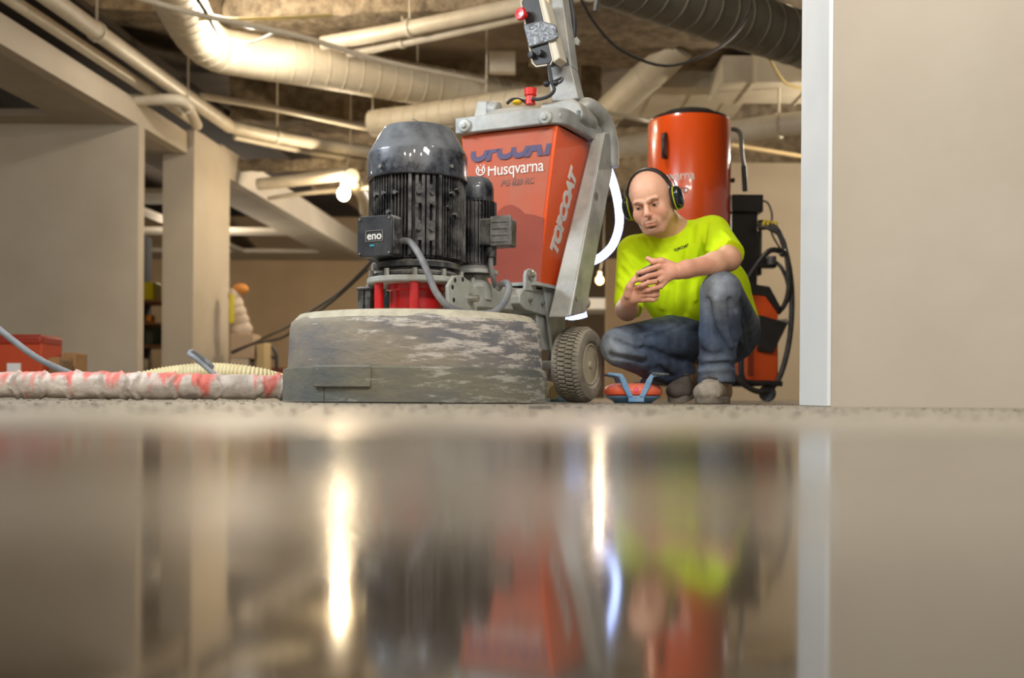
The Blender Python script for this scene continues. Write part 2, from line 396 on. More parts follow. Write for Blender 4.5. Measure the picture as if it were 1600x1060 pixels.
def pipe(label, pts, r, m=None, name='pipe', cat='pipe', n=14, sm=5, hang=()):
    t_pts = spline(pts, sm)
    if not hang:
        o = MB().tube(t_pts, r, n).build(name, m or M_pipe); o['label'] = label; o['category'] = cat
        return o
    t = thing(name, label, cat, tuple(pts[0]))
    MB().tube(t_pts, r, n).build('pipe_run', m or M_pipe, t, world=True)
    for q in hang:
        h = MB(); q = Vector(q)
        best = min(t_pts, key=lambda s_: abs(s_.x - q.x)); i = t_pts.index(best); ax = (t_pts[min(i + 1, len(t_pts) - 1)] - t_pts[max(i - 1, 0)]).normalized()
        h.lathe([(r + .002, -.02), (r + .012, -.02), (r + .012, .02), (r + .002, .02)], best, ax, 20)
        h.tube([best + Vector((0, 0, r)), best + Vector((0, 0, 3.9 - best.z))], 0.011, 6)
        h.build('hanger', M_pipe, t, world=True)
    return t
A = [Pz(40, -30, 2.85), Pz(345, 188, 2.85), Pz(372, 200, 2.85), Pz(480, 222, 2.85), Pz(600, 240, 2.85), Pz(760, 262, 2.85)]
pipe('thick cream pipe running from the top left corner down to the bend above the pillar', [A[0], A[0].lerp(A[1], .5), A[1], A[2], A[3], A[4], A[5]], 0.07, hang=(Pz(160, 60, 2.85), Pz(440, 215, 2.85)))
pipe('thin cream pipe tucked right under the thick pipe behind the motor', [Pz(366, 214, 2.8), Pz(480, 237, 2.8), Pz(620, 258, 2.8)], 0.032)
pipe('slimmer cream pipe parallel to the bulkhead, left of the thick one', [Pz(-5, -15, 2.8), Pz(60, 28, 2.8), Pz(245, 150, 2.8), Pz(300, 188, 2.8)], 0.05)
pipe('short level cream pipe poking out of the bulkhead and turning down', [Pz(184, 155, 2.72), Pz(230, 156, 2.72), Pz(282, 157, 2.72), Pz(296, 172, 2.7), Pz(308, 196, 2.68)], 0.052, hang=(Pz(284, 157, 2.72),))
pipe('narrow cream pipe crossing from above the pillar towards the motor top', [Pz(312, 150, 2.95), Pz(400, 164, 2.95), Pz(470, 178, 2.95), Pz(640, 215, 2.95)], 0.034)
pipe('bright cream pipe hung on straps at top centre, upper of the pair', [Pz(505, 68, 3.2), Pz(640, 44, 3.2), Pz(870, -4, 3.2), Pz(1000, -32, 3.2)], 0.066, hang=(Pz(628, 44, 3.2),))
pipe('thinner cream pipe just below the strapped pipe at top centre', [Pz(545, 84, 3.15), Pz(700, 53, 3.15), Pz(870, 14, 3.15)], 0.036, hang=(Pz(640, 62, 3.15),))
pipe('thin pale conduit sagging across the fat duct at top left', [Pz(190, -12, 2.8), Pz(300, 20, 2.8), Pz(410, 44, 2.8), Pz(480, 60, 2.8), Pz(600, 96, 2.8), Pz(760, 128, 2.8)], 0.022, name='conduit', cat='conduit')
pipe('faint yellow conduit crossing level at the top of the fat duct', [Pz(310, 30, 2.9), Pz(420, 29, 2.9), Pz(520, 24, 2.9)], 0.012, name='conduit', cat='conduit', m=mat('yellow_conduit', (200, 180, 110), 0.5))
pipe('thick white pipe passing behind the top of the orange dust extractor', [Pz(900, 238, 2.5), Pz(1000, 226, 2.5), Pz(1150, 205, 2.5), Pz(1300, 186, 2.5)], 0.105, hang=(Pz(1222, 196, 2.5),))
pipe('wooden-coloured strut slanting below the thick white pipe on the right', [Pz(1060, 214, 2.4), Pz(1150, 228, 2.4), Pz(1262, 246, 2.4)], 0.022, name='strut', cat='strut', m=mat('strut_tan', (176, 152, 108), .7))
pipe('pale strut running from the grinder frame towards the dust extractor top', [Pz(930, 172, 2.7), Pz(1000, 187, 2.7), Pz(1040, 194, 2.7)], 0.02, name='strut', cat='strut')
pipe('brightly lit stubby pipe beside the glowing bulb', [Pz(405, 288, 2.45), Pz(470, 281, 2.45), Pz(545, 271, 2.45)], 0.07)
pipe('faint straight pipe below the stubby pipe near the bulb', [Pz(420, 310, 2.35), Pz(480, 302, 2.35), Pz(590, 292, 2.35)], 0.025)
t = pipe('pale elbow duct curving down right of the glowing bulb', [Pz(549, 276, 2.4), Pz(560, 292, 2.4), Pz(571, 312, 2.4), Pz(572, 330, 2.4)], 0.085, M_duct, name='elbow_duct', cat='duct')
# rectangular ducts
def rect_duct(label, x0, x1, y0, y1, z0, z1, flanges=4):
    t = thing('rectangular_duct', label, 'duct', ((x0 + x1) / 2, (y0 + y1) / 2, z0))
    MB().box(x0, x1, y0, y1, z0, z1).build('duct_body', M_duct, t, world=True, bevel=0.006)
    for k in range(flanges):
        x = x0 + (x1 - x0) * (k + .5) / flanges
        MB().box(x - .012, x + .012, y0 - .012, y1 + .012, z0 - .012, z1 + .012).build('flange', M_duct, t, world=True)
a = Pz(1000, 122, 3.0)
rect_duct('wide beige rectangular duct with seams above the orange dust extractor', a.x, a.x + 1.15, 10.45, 11.6, 3.0, 3.36, 3)
a = Pz(1128, 128, 2.85)
rect_duct('beige rectangular duct stub at right, beside the white wall end', a.x, a.x + 1.1, 9.7, 10.4, 2.84, 3.08, 2)
a = P(785, 96, 10.4)
o = MB().box(a.x - .125, a.x + .125, 10.4, 10.5, a.z - .1, a.z + .1).build('junction_box', M_pipe, bevel=0.004); o['label'] = 'small square cream panel hanging left of the grinder control box'; o['category'] = 'panel'
# cables overhead
pipe('black cable sagging in a wide arc from the grinder handle to the galvanised duct', [P(895, -30, 6.2), P(925, 30, 6.4), P(970, 78, 6.6), P(1040, 103, 6.8), P(1105, 84, 7.0), P(1150, 52, 7.2), P(1172, 10, 7.4), P(1165, -20, 7.5)], 0.009, M_blackrub, name='hanging_cable', cat='cable', n=8)
pipe('thin yellow cable drooping beside the right rectangular duct', [Pz(1192, 66, 2.9), Pz(1206, 98, 2.8), Pz(1228, 130, 2.72), Pz(1262, 140, 2.72)], 0.012, mat('yellow_cable', (176, 150, 60), .6), name='hanging_cable', cat='cable', n=8)
pipe('short black cable end hanging at the top beside the handle', [P(936, -40, 6.3), P(934, -5, 6.3), P(930, 18, 6.3)], 0.016, M_blackrub, name='hanging_cable', cat='cable', n=8)
pipe('dark cable draped across the fat cream duct at top left', [Pz(296, -20, 2.85), Pz(322, 20, 2.82), Pz(335, 44, 2.8), Pz(352, 60, 2.85), Pz(390, 66, 3.0), Pz(430, 50, 3.1)], 0.014, M_blackrub, name='hanging_cable', cat='cable', n=8)
# bulbs
def bulb(label, q, r, strength, col=(255, 214, 150), e=40, grp=None):
    t = thing('hanging_bulb', label, 'lamp', tuple(q), 0, grp)
    g = MB(); g.ball((0, 0, 0), (r, r, r * 1.12)); g.build('glass_bulb', mat('bulb_glow_%d' % strength, col, 0.4, emit=col, estr=strength), t)
    MB().cyl((0, 0, r * .9), (0, 0, r * 2.2), r * .5).build('socket', M_pipe, t)
    s = MB(); s.tube([(0, 0, r * 2.2), (r * .4, 0, r * 4), (r * 1.0, 0, r * 7), (r * 1.1, 0, 3.9 - q.z)], r * .1, 6); s.build('cord', M_pipe, t)
    l_ = lamp(q.x, q.y - r - 0.06, q.z - .05, e, col=(1.0, 0.80, 0.55), r=0.04)
    return t
bulb('glowing round bulb hanging under the ceiling beside the black motor', P(537, 303, 11.9), 0.068, 60, (255, 226, 170), 45)
bulb('small distant glowing bulb between the grinder frame and the worker', P(937, 438, 14), 0.05, 9, (255, 196, 120), 14)
bulb('bright bulb above the bend of the fat cream duct', P(356, -30, 8.6), 0.06, 60, (255, 244, 224), 34)
# ================================================================== floor grinder
GA = math.atan2(-0.445, 0.895)
GO = Vector((-0.314, 3.556, 0))
GM = Matrix.Translation(GO) @ Matrix.Rotation(GA, 4, 'Z'); GI = GM.inverted()
def G(px, py, x=None, y=None):
    """grinder-local point seen at a pixel, on the local plane x=const or y=const"""
    o = GI @ Vector((0, 0, CAMH)); e = GI @ P(px, py, 1.0); d = e - o
    t = (x - o.x) / d.x if x is not None else (y - o.y) / d.y
    return o + d * t
gr = thing('floor_grinder', 'large orange and grey walk-behind floor grinder with black motor and round grinding shroud', 'floor grinder', tuple(GO), GA)
M_steel = mat('grey_cast', (176, 176, 172), 0.5, 0.25, rgb2=(132, 134, 132), scale=7, dust=(186, 180, 166), dust_amt=0.6, bump=0.08)
M_plate = mat('pale_steel', (184, 186, 180), 0.45, 0.2, rgb2=(144, 148, 144), scale=9, dust=(190, 184, 168), dust_amt=0.5)
M_bolt = mat('bolt_steel', (170, 168, 160), 0.35, 0.8)
M_orange = mat('orange_paint', (238, 92, 30), 0.42, rgb2=(228, 88, 34), scale=3, dust=(176, 128, 100), dust_amt=0.22, coat=0.2)
M_film = mat('dusty_orange_paint', (198, 94, 64), 0.5, rgb2=(182, 100, 76), scale=5, lo=.3, hi=.7, dust=(168, 138, 120), dust_amt=0.35)
M_motor = mat('motor_black', (30, 31, 35), 0.34, 0.1, rgb2=(58, 58, 60), scale=14, lo=.45, hi=.75, dust=(158, 154, 146), dust_amt=0.75, dust_scale=16)
M_cowl = mat('cowl_black', (20, 22, 30), 0.2, 0.0, rgb2=(66, 70, 78), scale=8, lo=.5, hi=.8, dust=(120, 124, 128), dust_amt=0.75, dust_scale=12, coat=0.4)
M_red = mat('red_paint', (196, 22, 24), 0.35, coat=0.3, dust=(150, 90, 84), dust_amt=0.3)
M_cable = mat('dusty_cable', (96, 98, 104), 0.6, rgb2=(130, 130, 128), scale=14)
M_white = mat('white_print', (226, 224, 218), 0.55)
M_black = mat('black_plastic', (24, 24, 26), 0.4, rgb2=(44, 44, 46), scale=20)
def shroud_mat(name, ca, cb, cc):
    m = mat(name, ca, 0.72, rgb2=cb, scale=3.2, stretch=(1, 1, 2.2), lo=0.36, hi=0.62, bump=0.25, bscale=30)
    nt = m.node_tree; b = nt.nodes['Principled BSDF']; N = nt.nodes.new; L = nt.links.new
    src = b.inputs['Base Color'].links[0].from_socket
    tc = N('ShaderNodeTexCoord'); mp = N('ShaderNodeMapping'); mp.inputs['Scale'].default_value = (5, 5, 30); L(tc.outputs['Object'], mp.inputs[0])
    n = N('ShaderNodeTexNoise'); n.inputs['Scale'].default_value = 1.6; n.inputs['Detail'].default_value = 8; n.inputs['Roughness'].default_value = .75; L(mp.outputs[0], n.inputs['Vector'])
    g = N('ShaderNodeSeparateXYZ'); L(tc.outputs['Object'], g.inputs[0])
    ad = N('ShaderNodeMath'); ad.operation = 'MULTIPLY_ADD'; ad.inputs[1].default_value = 0.22; L(g.outputs[0], ad.inputs[0]); L(n.outputs[0], ad.inputs[2])
    a2 = N('ShaderNodeMath'); a2.operation = 'MULTIPLY_ADD'; a2.inputs[1].default_value = 0.28; L(g.outputs[2], a2.inputs[0]); L(ad.outputs[0], a2.inputs[2])
    r = N('ShaderNodeMapRange'); r.inputs[1].default_value = 0.62; r.inputs[2].default_value = 0.70; L(a2.outputs[0], r.inputs[0])
    mx = N('ShaderNodeMix'); mx.data_type = 'RGBA'; L(r.outputs[0], mx.inputs[0]); L(src, mx.inputs[6]); mx.inputs[7].default_value = (*lin(cc), 1)
    L(mx.outputs[2], b.inputs['Base Color']); return m
M_shroud = shroud_mat('worn_grey_shroud', (104, 103, 106), (142, 132, 114), (190, 182, 172))
M_band = shroud_mat('worn_rubber_band', (88, 92, 90), (116, 112, 96), (160, 158, 146))
def weather(a, r, h): return r * (1 + 0.003 * math.sin(5 * a) + 0.002 * math.sin(17 * a + h * 20))
sh = MB(); sh.lathe([(0.405, 0.02), (0.412, 0.10), (0.409, 0.16), (0.405, 0.235), (0.400, 0.252), (0.375, 0.274), (0.34, 0.278), (0.05, 0.282)], n=128, fn=weather)
sh.build('shroud', M_shroud, gr)
MB().lathe([(0.398, 0.254), (0.376, 0.2765), (0.34, 0.2805), (0.05, 0.2845), (0.05, .28), (.34, .276), (.37, .272)], n=96).build('shroud_top', mat('dust_caked_top', (190, 184, 162), 0.9, rgb2=(168, 160, 140), scale=20, bump=.3), gr)
# rubber band around the foot with its gap and joining plate (angles in local frame)
def ang(px, py, r):
    best = None
    o = GI @ Vector((0, 0, CAMH)); e = GI @ P(px, py, 1.0); d = (e - o)
    A_ = d.x ** 2 + d.y ** 2; B_ = 2 * (o.x * d.x + o.y * d.y); C_ = o.x ** 2 + o.y ** 2 - r * r
    t = (-B_ - math.sqrt(max(0, B_ * B_ - 4 * A_ * C_))) / (2 * A_); q = o + d * t
    return math.atan2(q.y, q.x), q.z
gap, _ = ang(507, 615, 0.425)
bd = MB(); bd.lathe([(0.418, 0.0035), (0.427, 0.0035), (0.426, 0.104), (0.417, 0.107)], n=160, a0=gap + 0.004, a1=gap + 2 * PI - 0.004, close=True)
band = bd.build('rubber_band', M_band, gr)
a0_, z0_ = ang(491, 598, 0.43); a1_, z1_ = ang(580, 573, 0.43)
pl = MB(); pl.lathe([(0.428, 0.048), (0.436, 0.046), (0.437, 0.108), (0.429, 0.112)], n=24, a0=a0_, a1=a1_, close=True)
pl.build('joining_plate', M_band, gr, bevel=0.003)
# head: base plate, red posts and red gearbox drum
HX_, HY_ = 0.0, 0.0
MB().lathe([(0.0, .382), (.158, .382), (.162, .386), (.162, .398), (.158, .402), (0, .402)], n=64).build('motor_plate', M_plate, gr)
for k, (px) in enumerate((592, 647)):
    a_, _ = ang(px, 465, .138); c = Vector((.138 * math.cos(a_), .138 * math.sin(a_), 0))
    MB().lathe([(.0145, .276), (.0145, .384)], c, n=20).build('red_post', M_red, gr)
for k in range(3):
    a_ = ang(620, 465, .138)[0] + PI + (k - 1) * .8
    c = Vector((.138 * math.cos(a_), .138 * math.sin(a_), 0))
    MB().lathe([(.0145, .276), (.0145, .384)], c, n=20).build('red_post', M_red, gr)
MB().lathe([(.0, .27), (.095, .275), (.095, .30), (.088, .305), (.088, .36), (.095, .365), (.095, .383), (0, .383)], n=48).build('red_gear_drum', M_red, gr)
tm = text_mb('xtreme', 0.03, .001, frame((0, 0, 0), (1, 0, 0), (0, 0, 1)), .3)
# main motor
mo = MB(); mo.lathe([(0.0, .402), (.135, .402), (.140, .408), (.140, .416), (.118, .428), (.118, .455), (.128, .46), (.128, .72), (0, .72)], n=64)
motor = mo.build('motor', M_motor, gr)
fins = MB(); skip = []
view = math.atan2(GI.to_3x3().col[1][1] * -1, -GI.to_3x3().col[1][0])
box_a, _ = ang(596, 370, .15); pan_a, _ = ang(664, 350, .15)
nf = 84
for k in range(nf):
    a = 2 * PI * k / nf
    da = (a - pan_a + PI) % (2 * PI) - PI
    if abs(da) < 0.30: continue
    c, s_ = math.cos(a), math.sin(a); tx, ty = -s_ * .0014, c * .0014
    r0, r1 = .12, .153 if k % 7 else .158
    b_ = [Vector((r0 * c - tx, r0 * s_ - ty, .462)), Vector((r1 * c - tx * .7, r1 * s_ - ty * .7, .462)), Vector((r1 * c + tx * .7, r1 * s_ + ty * .7, .462)), Vector((r0 * c + tx, r0 * s_ + ty, .462))]
    fins.hexa(b_, [v + Vector((0, 0, .258)) for v in b_])
fins.build('cooling_fins', M_motor, motor, smooth=False, kind='stuff')
# pad on the motor side: vertical ribs and lugs
def onm(a, r, z): return Vector((r * math.cos(a), r * math.sin(a), z))
pad = MB()
for da, r_ in ((-.31, .160), (-.17, .152), (-.04, .154), (.06, .154), (.19, .152), (.31, .160)):
    a = pan_a + da; wv = Vector((-math.sin(a), math.cos(a), 0)) * .005
    b_ = [onm(a, .12, .465) - wv, onm(a, r_, .465) - wv, onm(a, r_, .465) + wv, onm(a, .12, .465) + wv]
    pad.hexa(b_, [v + Vector((0, 0, .252)) for v in b_])
for z in (.655, .54):
    for da in (-.13, .13):
        a = pan_a + da; M_ = frame(onm(a, .155, z), (-math.sin(a), math.cos(a), 0), (0, 0, 1))
        pad.prism([M_ @ Vector((x * .9, y, 0)) for x, y in ((-.012, -.03), (.012, -.03), (.014, .0), (.006, .032), (-.006, .032), (-.014, 0))], M_.to_3x3() @ Vector((0, 0, -.03)))
for z, da in ((.66, -.13), (.66, .13), (.625, .16), (.545, -.13), (.545, .13)):
    a = pan_a + da; pad.cyl(onm(a, .15, z), onm(a, .166, z), .007, 10)
for z, da in ((.66, -.9), (.66, -.62), (.60, -.78), (.665, .62), (.62, .52), (.6, .72), (.68, .78), (.66, -1.15)):
    a = pan_a + da; pad.cyl(onm(a, .145, z), onm(a, .163, z), .007, 8)
pad.build('motor_pad', M_motor, motor, angle=30, kind='stuff')
MB().lathe([(.160, .718), (.163, .72), (.163, .80), (.160, .808), (.118, .882), (.110, .892), (.0, .893)], n=64).build('fan_cowl', M_cowl, motor)
MB().lathe([(.1615, .722), (.1645, .7225), (.1645, .727), (.1615, .7275)], n=64).build('cowl_rim', M_cowl, motor)
for px in (595, 705):
    a, z = ang(px, 260, .163); s_ = MB(); s_.cyl(onm(a, .16, z), onm(a, .168, z), .006, 12); s_.build('cowl_screw', M_bolt, motor)
MB().tube([(0.01, 0, .89), (.012, 0, .905), (0.0, 0, .92), (-.02, 0, .93)], .002, 6).build('lifting_wire', M_bolt, motor)
# flange bolts under the motor
fb = MB()
for k in range(10):
    a = 2 * PI * k / 10 + .2; fb.cyl(onm(a, .152, .402), onm(a, .152, .424), .009, 6)
fb.build('flange_bolts', M_bolt, motor, kind='stuff')
bl = MB(); bl.lathe([(.12, .43), (.142, .432), (.142, .448), (.12, .458)], n=60, fn=lambda a, r, h: r * (1 + .02 * math.sin(30 * a))); bl.build('motor_foot_ring', M_motor, motor)
# terminal box at left of the motor: front face seen at px 558-615 x 333-403
jb_y = -0.20
q0 = G(560, 403, y=-.19); q1 = G(615, 335, y=-.19)
jb = MB(); cx, cz = (q0.x + q1.x) / 2, (q0.z + q1.z) / 2; hw, hh = (q1.x - q0.x) / 2, (q1.z - q0.z) / 2
ch = .008
pr = [(-hw + ch, -hh), (hw - ch, -hh), (hw, -hh + ch), (hw, hh - ch), (hw - ch, hh), (-hw + ch, hh), (-hw, hh - ch), (-hw, -hh + ch)]
JM = Matrix.Translation((cx, -.19, cz))
box_body = jb.prism([(cx + x, -.19, cz + z) for x, z in pr], (0, .13, 0)).build('terminal_box', M_motor, motor, bevel=.003)
lid = MB(); lid.prism([(cx + x * .985, -.19, cz + z * .985) for x, z in pr], (0, -.008, 0))
lid.build('terminal_box_lid', mat('lid_black', (26, 27, 31), .4, rgb2=(48, 49, 54), scale=16, dust=(120, 118, 112), dust_amt=.25), motor, bevel=.002)
sc_ = MB()
for sx in (-1, 1):
    for sz in (-1, 1): sc_.cyl((cx + sx * hw * .84, -.198, cz + sz * hh * .84), (cx + sx * hw * .84, -.201, cz + sz * hh * .84), .0035, 8)
sc_.build('lid_screws', M_bolt, motor, kind='stuff')
fr_ = MB()
for (x0, x1, z0, z1) in ((-.5, .5, .24, .27), (-.5, .5, -.27, -.24), (-.5, -.46, -.27, .27), (.46, .5, -.27, .27)):
    fr_.box(cx + x0 * hw, cx + x1 * hw, -.2, -.198, cz + z0 * hh, cz + z1 * hh)
fr_.build('name_plate_border', M_bolt, motor)
LM = frame((cx, -.1982, cz), (1, 0, 0), (0, 0, 1))
text_mb('eno', .036, .001, LM, bold=.0005).build('lettering', M_white, motor, smooth=False)
MB().box(cx - .25 * hw, cx + .0 * hw, -.1995, -.198, cz - .5 * hh, cz - .42 * hh).build('blue_sticker', mat('teal_sticker', (40, 150, 170), .5), motor)
gl = MB(); e0 = G(626, 357, y=-.13); gl.cyl(e0 + Vector((-.03, .0, 0)), e0 + Vector((.012, -.012, 0)), .021, 16); e1 = G(626, 378, y=-.13); gl.cyl(e1 + Vector((-.03, 0, 0)), e1 + Vector((.012, -.01, -.004)), .018, 12)
gl.build('cable_gland', M_motor, motor)
cb_ = [e1 + Vector((.0, -.008, 0)), G(640, 378, y=-.155), G(655, 398, y=-.19), G(668, 425, y=-.21), G(682, 458, y=-.22), G(705, 482, y=-.20), G(740, 490, y=-.12), G(770, 488, y=-.06), G(787, 474, y=-.03), G(795, 455, y=-.02), G(793, 443, y=-.0), G(784, 444, y=.05), G(778, 452, y=.06)]
MB().tube(spline(cb_, 8), .0105, 12).build('motor_cable', M_cable, gr)
# small second motor
c2w = P(742, 400, 3.74); c2 = GI @ c2w; c2.z = 0
def zz(py, d=3.74): return CAMH + (620 - py) / F * d
sm = MB(); sm.lathe([(.0, zz(432)), (.072, zz(432)), (.072, zz(424)), (.06, zz(418)), (.06, zz(320)), (0, zz(320))], c2, n=32); small = sm.build('second_motor', M_motor, gr)
f2 = MB()
for k in range(36):
    a = 2 * PI * k / 36; c_, s_ = math.cos(a), math.sin(a); t_ = .0012
    b_ = [c2 + Vector((.055 * c_ + s_ * t_, .055 * s_ - c_ * t_, zz(414))), c2 + Vector((.074 * c_ + s_ * t_, .074 * s_ - c_ * t_, zz(414))), c2 + Vector((.074 * c_ - s_ * t_, .074 * s_ + c_ * t_, zz(414))), c2 + Vector((.055 * c_ - s_ * t_, .055 * s_ + c_ * t_, zz(414)))]
    f2.hexa(b_, [v + Vector((0, 0, zz(318) - zz(414))) for v in b_])
f2.build('cooling_fins', M_motor, small, smooth=False, kind='stuff')
MB().lathe([(.060, zz(320)), (.064, zz(318)), (.064, zz(298)), (.06, zz(288)), (.045, zz(280)), (.0, zz(277))], c2, n=40).build('fan_cowl', M_cowl, small)
q = G(783, 368, y=c2.y - .02)
b2 = MB(); b2.box(q.x - .075, q.x + .035, q.y - .03, q.y + .05, zz(390), zz(347)); b2.build('terminal_box', M_motor, small, bevel=.006)
lid2 = MB(); q = G(781, 368, y=c2.y - .05)
lid2.box(q.x - .036, q.x + .042, q.y - .006, q.y + .01, zz(391), zz(345))
for k in range(4): lid2.box(q.x - .028, q.x + .034, q.y - .009, q.y, zz(386 - 10 * k), zz(382 - 10 * k))
lid2.build('terminal_box_lid', mat('grey_cast_lid', (96, 96, 96), .55, rgb2=(140, 138, 132), scale=25), small, bevel=.004)
g0 = G(767, 392, y=c2.y - .04); MB().cyl(g0 + Vector((0, 0, .01)), g0 + Vector((0, 0, -.022)), .016, 12).build('cable_gland', M_motor, small)
MB().tube(spline([g0 + Vector((0, 0, -.02)), G(767, 415, y=c2.y - .04), G(770, 432, y=c2.y - .03), G(774, 448, y=c2.y)], 6), .009, 10).build('motor_cable', M_cable, small)
MB().lathe([(.06, zz(470)), (.06, zz(445)), (.045, zz(440)), (.045, zz(431)), (.08, zz(430)), (.08, zz(424))], c2, n=32).build('motor_neck', M_plate, small)
# bracket plate with holes, link arm, pivots (all on the near side of the frame)
ax_ = 0.172
def plate(pix, x, th, m, name, holes=(), bevel=.003, parent=gr):
    pts = [G(px, py, x=x) for px, py in pix]
    # scene geometry: polygon filled around round holes by bmesh boolean-free approach -> separate dark discs in place of hole shade
    mb = MB(); mb.prism(pts, (-th, 0, 0)); o = mb.build(name, m, parent, bevel=bevel)
    return o
bk = plate([(700, 447), (709, 431), (722, 430), (738, 443), (746, 452), (746, 487), (702, 487)], ax_, .012, M_plate, 'pivot_plate')
hl = MB()
for px, py in ((711, 438), (723, 437), (707, 449), (709, 469)):
    q = G(px, py, x=ax_); hl.cyl(q + Vector((-.004, 0, 0)), q + Vector((.0008, 0, 0)), .0075, 14)
hl.build('hole_shade_disc', mat('hole_shade', (30, 30, 30), .8), bk, kind='stuff')  # flat dark discs painted as the shade inside bolt holes
q = G(734, 467, x=ax_); MB().lathe([(.018, 0), (.018, .006), (.0115, .007), (.0115, .03), (.009, .032)], q, (1, 0, 0), 24).build('pivot_pin', M_bolt, bk)
y0 = G(744, 446, x=.12).y
la = MB(); pts = [G(742, 445, x=.135), G(818, 451, x=.135), G(818, 487, x=.135), G(742, 480, x=.135)]
la.prism(pts, (-.07, 0, 0)); la.build('link_arm', M_plate, gr, bevel=.005)
pts = [(812, 462), (818, 452), (828, 450), (868, 455), (868, 496), (855, 495), (820, 484), (812, 474)]
fp = plate(pts, .17, .10, M_plate, 'frame_bracket', bevel=.004)
for px, py in ((827, 469), (846, 474)):
    q = G(px, py, x=.17); MB().lathe([(.0, .001), (.007, .001), (.007, .012), (.0, .012)], q, (1, 0, 0), 12).build('bracket_slot', mat('slot_grey', (110, 110, 104), .6), fp)
ear = plate([(822, 454), (822, 430), (824, 423), (829, 420), (834, 421), (839, 427), (838, 456)], .175, .014, M_plate, 'upper_ear', bevel=.003)
q = G(828, 430, x=.175); MB().lathe([(.02, 0), (.018, .008), (.011, .01), (.009, .02), (.0, .022)], q, (1, 0, 0), 24).build('pivot_bolt', M_bolt, ear)
leg = MB(); b0 = G(840, 487, x=.16); leg.hexa([G(845, 548, x=.16), G(862, 548, x=.16), G(862, 548, x=.16) + Vector((-.08, 0, 0)), G(845, 548, x=.16) + Vector((-.08, 0, 0))], [G(838, 486, x=.16), G(858, 494, x=.16), G(858, 494, x=.16) + Vector((-.08, 0, 0)), G(838, 486, x=.16) + Vector((-.08, 0, 0))])
leg.build('frame_leg', M_plate, gr, bevel=.004)
# handle loops on the arm
MB().tube(spline([G(738, 443, x=.10), G(741, 431, x=.10), G(748, 427, x=.10), G(757, 432, x=.10), G(761, 446, x=.10)], 8), .008, 10).build('lifting_loop', M_plate, gr)
lf = MB()
for (x0, x1, y0_, y1_) in ((563, 574, 449, 486), (574, 585, 452, 486)):
    a_ = G(x0, y1_, y=-.05); c_ = G(x1, y0_, y=-.05); lf.box(a_.x + .002, c_.x - .002, -.07, -.03, a_.z, c_.z)
a_ = G(563, 455, y=-.05); c_ = G(590, 449, y=-.05); lf.box(a_.x, c_.x, -.075, -.02, a_.z, c_.z)
lf.build('side_clamp', M_motor, gr, bevel=.003)
MB().tube(spline([G(575, 452, y=-.05), G(577, 442, y=-.05), G(584, 438, y=-.05), G(592, 440, y=-.05)], 6), .007, 8).build('clamp_hook', M_plate, gr)
lb = MB(); a_ = G(588, 486, y=.0); c_ = G(612, 450, y=.0); lb.box(a_.x, c_.x + .1, .05, .12, a_.z, c_.z); lb.cyl((a_.x + .03, .04, (a_.z + c_.z) / 2), (a_.x + .03, .05, (a_.z + c_.z) / 2), .03); lb.build('clamp_block', M_black, gr, bevel=.004)
# ---- tank
tp = 1.022; bt = .436
xa, xb, ya, yb = -.168, .232, -.0, 0
TL = Vector((-.172, .60, tp)); TR = Vector((.232, .60, tp)); BR_ = Vector((.232, .97, tp)); BL_ = Vector((-.172, .97, tp))
bl_ = Vector((-.15, .655, bt)); br_ = G(841, 447, y=.655); bb = G(867, 453, y=.80)
bbl = Vector((-.15, .80, bb.z)); bl_.z = br_.z
tk = MB(); tk.hexa([bl_, br_, bb, bbl], [TL, TR, BR_, BL_])
tank = tk.build('tank', M_orange, gr, bevel=.006, seg=3)
# dusty protective film on the front panel
nrm = (TR - TL).cross(bl_ - TL).normalized()
if nrm.y > 0: nrm = -nrm
def fr(u, v, k=.0015):
    a = TL.lerp(TR, u); b = bl_.lerp(br_, u); return a.lerp(b, v) + nrm * k
fm = MB(); fm.prism([fr(.02, .02, .0005), fr(.965, .02, .0005), fr(.955, .985, .0005), fr(.02, .985, .0005)], nrm * .0008)
film = fm.build('front_panel', M_film, tank)
def fM(px, py):
    # matrix on the front panel at a pixel
    o = GI @ Vector((0, 0, CAMH)); e = GI @ P(px, py, 1.0); d = e - o; p0 = fr(0, 0, .0016)
    t = (p0 - o).dot(nrm) / d.dot(nrm); return o + d * t
MB().prism([fM(772, 447), fM(772, 345), fM(778, 330), fM(788, 322), fM(800, 320), fM(812, 326), fM(820, 334), fM(835, 336), fM(850, 341), fM(845, 447)], nrm * .0006).build('darker_patch', mat('darker_orange', (156, 72, 54), .5, rgb2=(142, 68, 54), scale=4), film)  # darker orange patch covering the lower front panel
uv_x = (TR - TL).normalized()
Mh = frame(fM(805, 263), uv_x, (0, 0, 1))
text_mb('Husqvarna', .066, .0012, Mh, bold=.0001, spacing=.95, sx=.88).build('lettering', M_white, film, smooth=False)
text_mb('PG 820 RC', .030, .0008, frame(fM(808, 285), uv_x, (0, 0, 1)), shear=.3, bold=.0008).build('lettering', mat('faded_grey_print', (118, 84, 74), .6), film, smooth=False)
